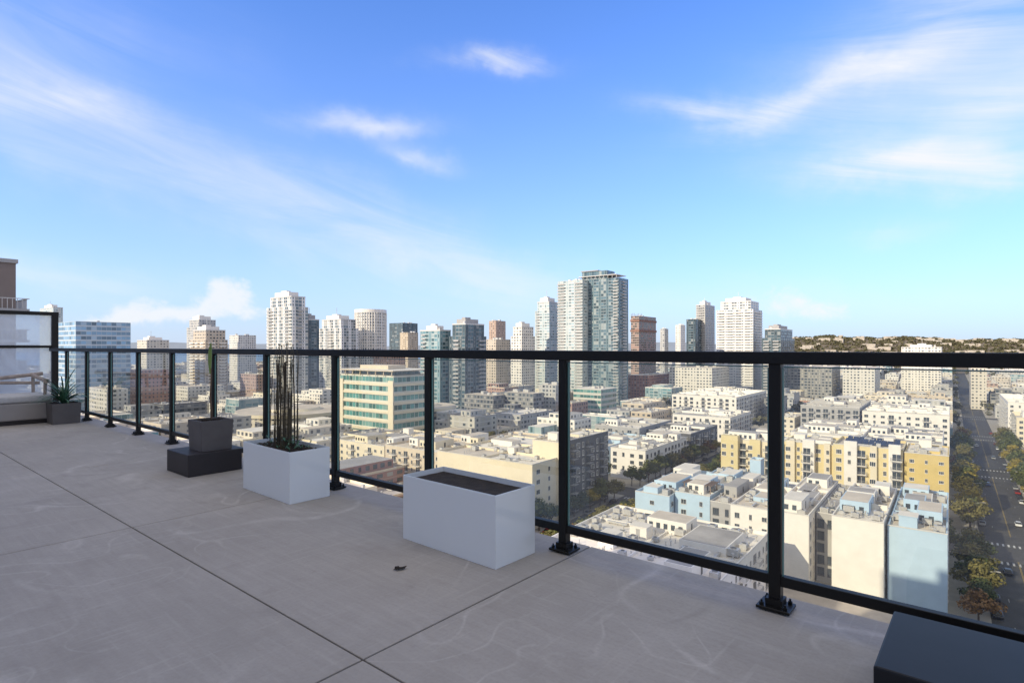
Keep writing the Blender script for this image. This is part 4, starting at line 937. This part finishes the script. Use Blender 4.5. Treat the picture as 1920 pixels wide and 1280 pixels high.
def blobs(lst):
    acc=None
    for (px,py,rx,ry,ang,s) in lst:
        r=tb(px); ph=math.atan(r); b0=(650-py)/F*math.cos(ph); k=math.cos(ph); RX=rx/F*k*k; RY=ry/F*k; a=math.radians(ang); c,sn=math.cos(a),math.sin(a)
        d1=N.new('ShaderNodeVectorMath'); d1.operation='DOT_PRODUCT'; L.new(PW,d1.inputs[0]); d1.inputs[1].default_value=(c/RX,sn/RX,-(ph*c+b0*sn)/RX)
        d2=N.new('ShaderNodeVectorMath'); d2.operation='DOT_PRODUCT'; L.new(PW,d2.inputs[0]); d2.inputs[1].default_value=(-sn/RY,c/RY,-(-ph*sn+b0*c)/RY)
        q_=mth(nt,'MULTIPLY_ADD',d2.outputs['Value'],d2.outputs['Value'],mth(nt,'MULTIPLY',d1.outputs['Value'],d1.outputs['Value']))
        e=mth(nt,'EXPONENT',mth(nt,'MULTIPLY',q_,-1)); acc=mth(nt,'MULTIPLY',e,s) if acc is None else mth(nt,'MULTIPLY_ADD',e,s,acc)
    return acc
ci=blobs([(925,122,90,19,0,.6),(665,236,105,24,4,.56),(765,300,75,20,-8,.42),(1320,205,115,28,-12,.62),(1500,185,210,36,12,.48),(1760,90,350,120,12,.5),(1860,225,270,80,14,.58),(1700,320,210,34,-8,.55),(1890,335,120,36,0,.52),
    (60,265,260,50,-22,.28),(380,350,350,62,-24,.32),(760,450,330,52,-22,.36),(960,515,200,36,-8,.32),(110,185,210,38,-6,.36),(60,60,340,120,0,.24),(1670,430,100,18,0,.3),(130,500,240,30,-6,.34),(1450,560,520,34,0,.14)])
fib=wnoise(comb(mth(nt,'ADD',mth(nt,'MULTIPLY',phi,3.2),mth(nt,'MULTIPLY',bb_,2)),mth(nt,'ADD',mth(nt,'MULTIPLY',bb_,15),mth(nt,'MULTIPLY',phi,3)),.3),1.0,9,.8,.6)
fm_=N.new('ShaderNodeMapRange'); fm_.inputs[1].default_value=.3; fm_.inputs[2].default_value=.7; fm_.inputs[3].default_value=.28; fm_.inputs[4].default_value=1.35; L.new(fib.outputs['Fac'],fm_.inputs[0])
cf=mth(nt,'MULTIPLY',ci,fm_.outputs[0])
cu=blobs([(285,562,75,24,0,.8),(455,556,46,30,0,.95),(390,592,130,18,0,.75),(1490,575,90,30,0,.7),(220,585,110,14,0,.45)])
cn=wnoise(comb(mth(nt,'MULTIPLY',phi,34),mth(nt,'MULTIPLY',bb_,46),0.0),1.0,7,.4,.62)
cm=N.new('ShaderNodeMapRange'); cm.interpolation_type='SMOOTHSTEP'; cm.inputs[1].default_value=.22; cm.inputs[2].default_value=.9; L.new(mth(nt,'MULTIPLY_ADD',mth(nt,'SUBTRACT',cn.outputs['Fac'],.5),1.0,cu),cm.inputs[0])
tot=mth(nt,'ADD',cf,mth(nt,'MULTIPLY',cm.outputs[0],.8)); clp=mth(nt,'MINIMUM',tot,.95)
cc=.98/STR
fr_=mixc(nt,clp,skyc,(cc*.97,cc*.98,cc*1.0))
# added unseen bright cloud, overhead and behind the camera, to light the shaded terrace
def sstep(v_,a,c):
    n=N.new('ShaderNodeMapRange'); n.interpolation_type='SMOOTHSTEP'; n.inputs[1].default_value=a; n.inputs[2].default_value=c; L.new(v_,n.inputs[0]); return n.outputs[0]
fill_veil=mth(nt,'MAXIMUM',sstep(z,.60,.80),mth(nt,'MULTIPLY',sstep(mth(nt,'MULTIPLY',y,-1.0),.05,.45),.85))
fill_veil=mth(nt,'MULTIPLY',fill_veil,mth(nt,'MULTIPLY_ADD',fib.outputs['Fac'],.4,.65))
fill_veil=mth(nt,'MINIMUM',fill_veil,.92)
L.new(mixc(nt,fill_veil,fr_,(.98/STR,.90/STR,.80/STR)),bg.inputs[0])
wd.cycles.sampling_method='MANUAL'; wd.cycles.sample_map_resolution=512
# ------------------------------------------------------------ CAMERA
cd=bpy.data.cameras.new('camera'); cd.lens=F/1920*36; cd.sensor_width=36; cd.shift_y=10/1920; cd.clip_end=30000; cd.clip_start=.05
co=bpy.data.objects.new('camera',cd); COL.objects.link(co); co.location=(0,0,EYE); co.rotation_euler=(math.pi/2,0,0); SC.camera=co
SC.view_settings.view_transform='Standard'; SC.view_settings.look='None'; SC.view_settings.exposure=0
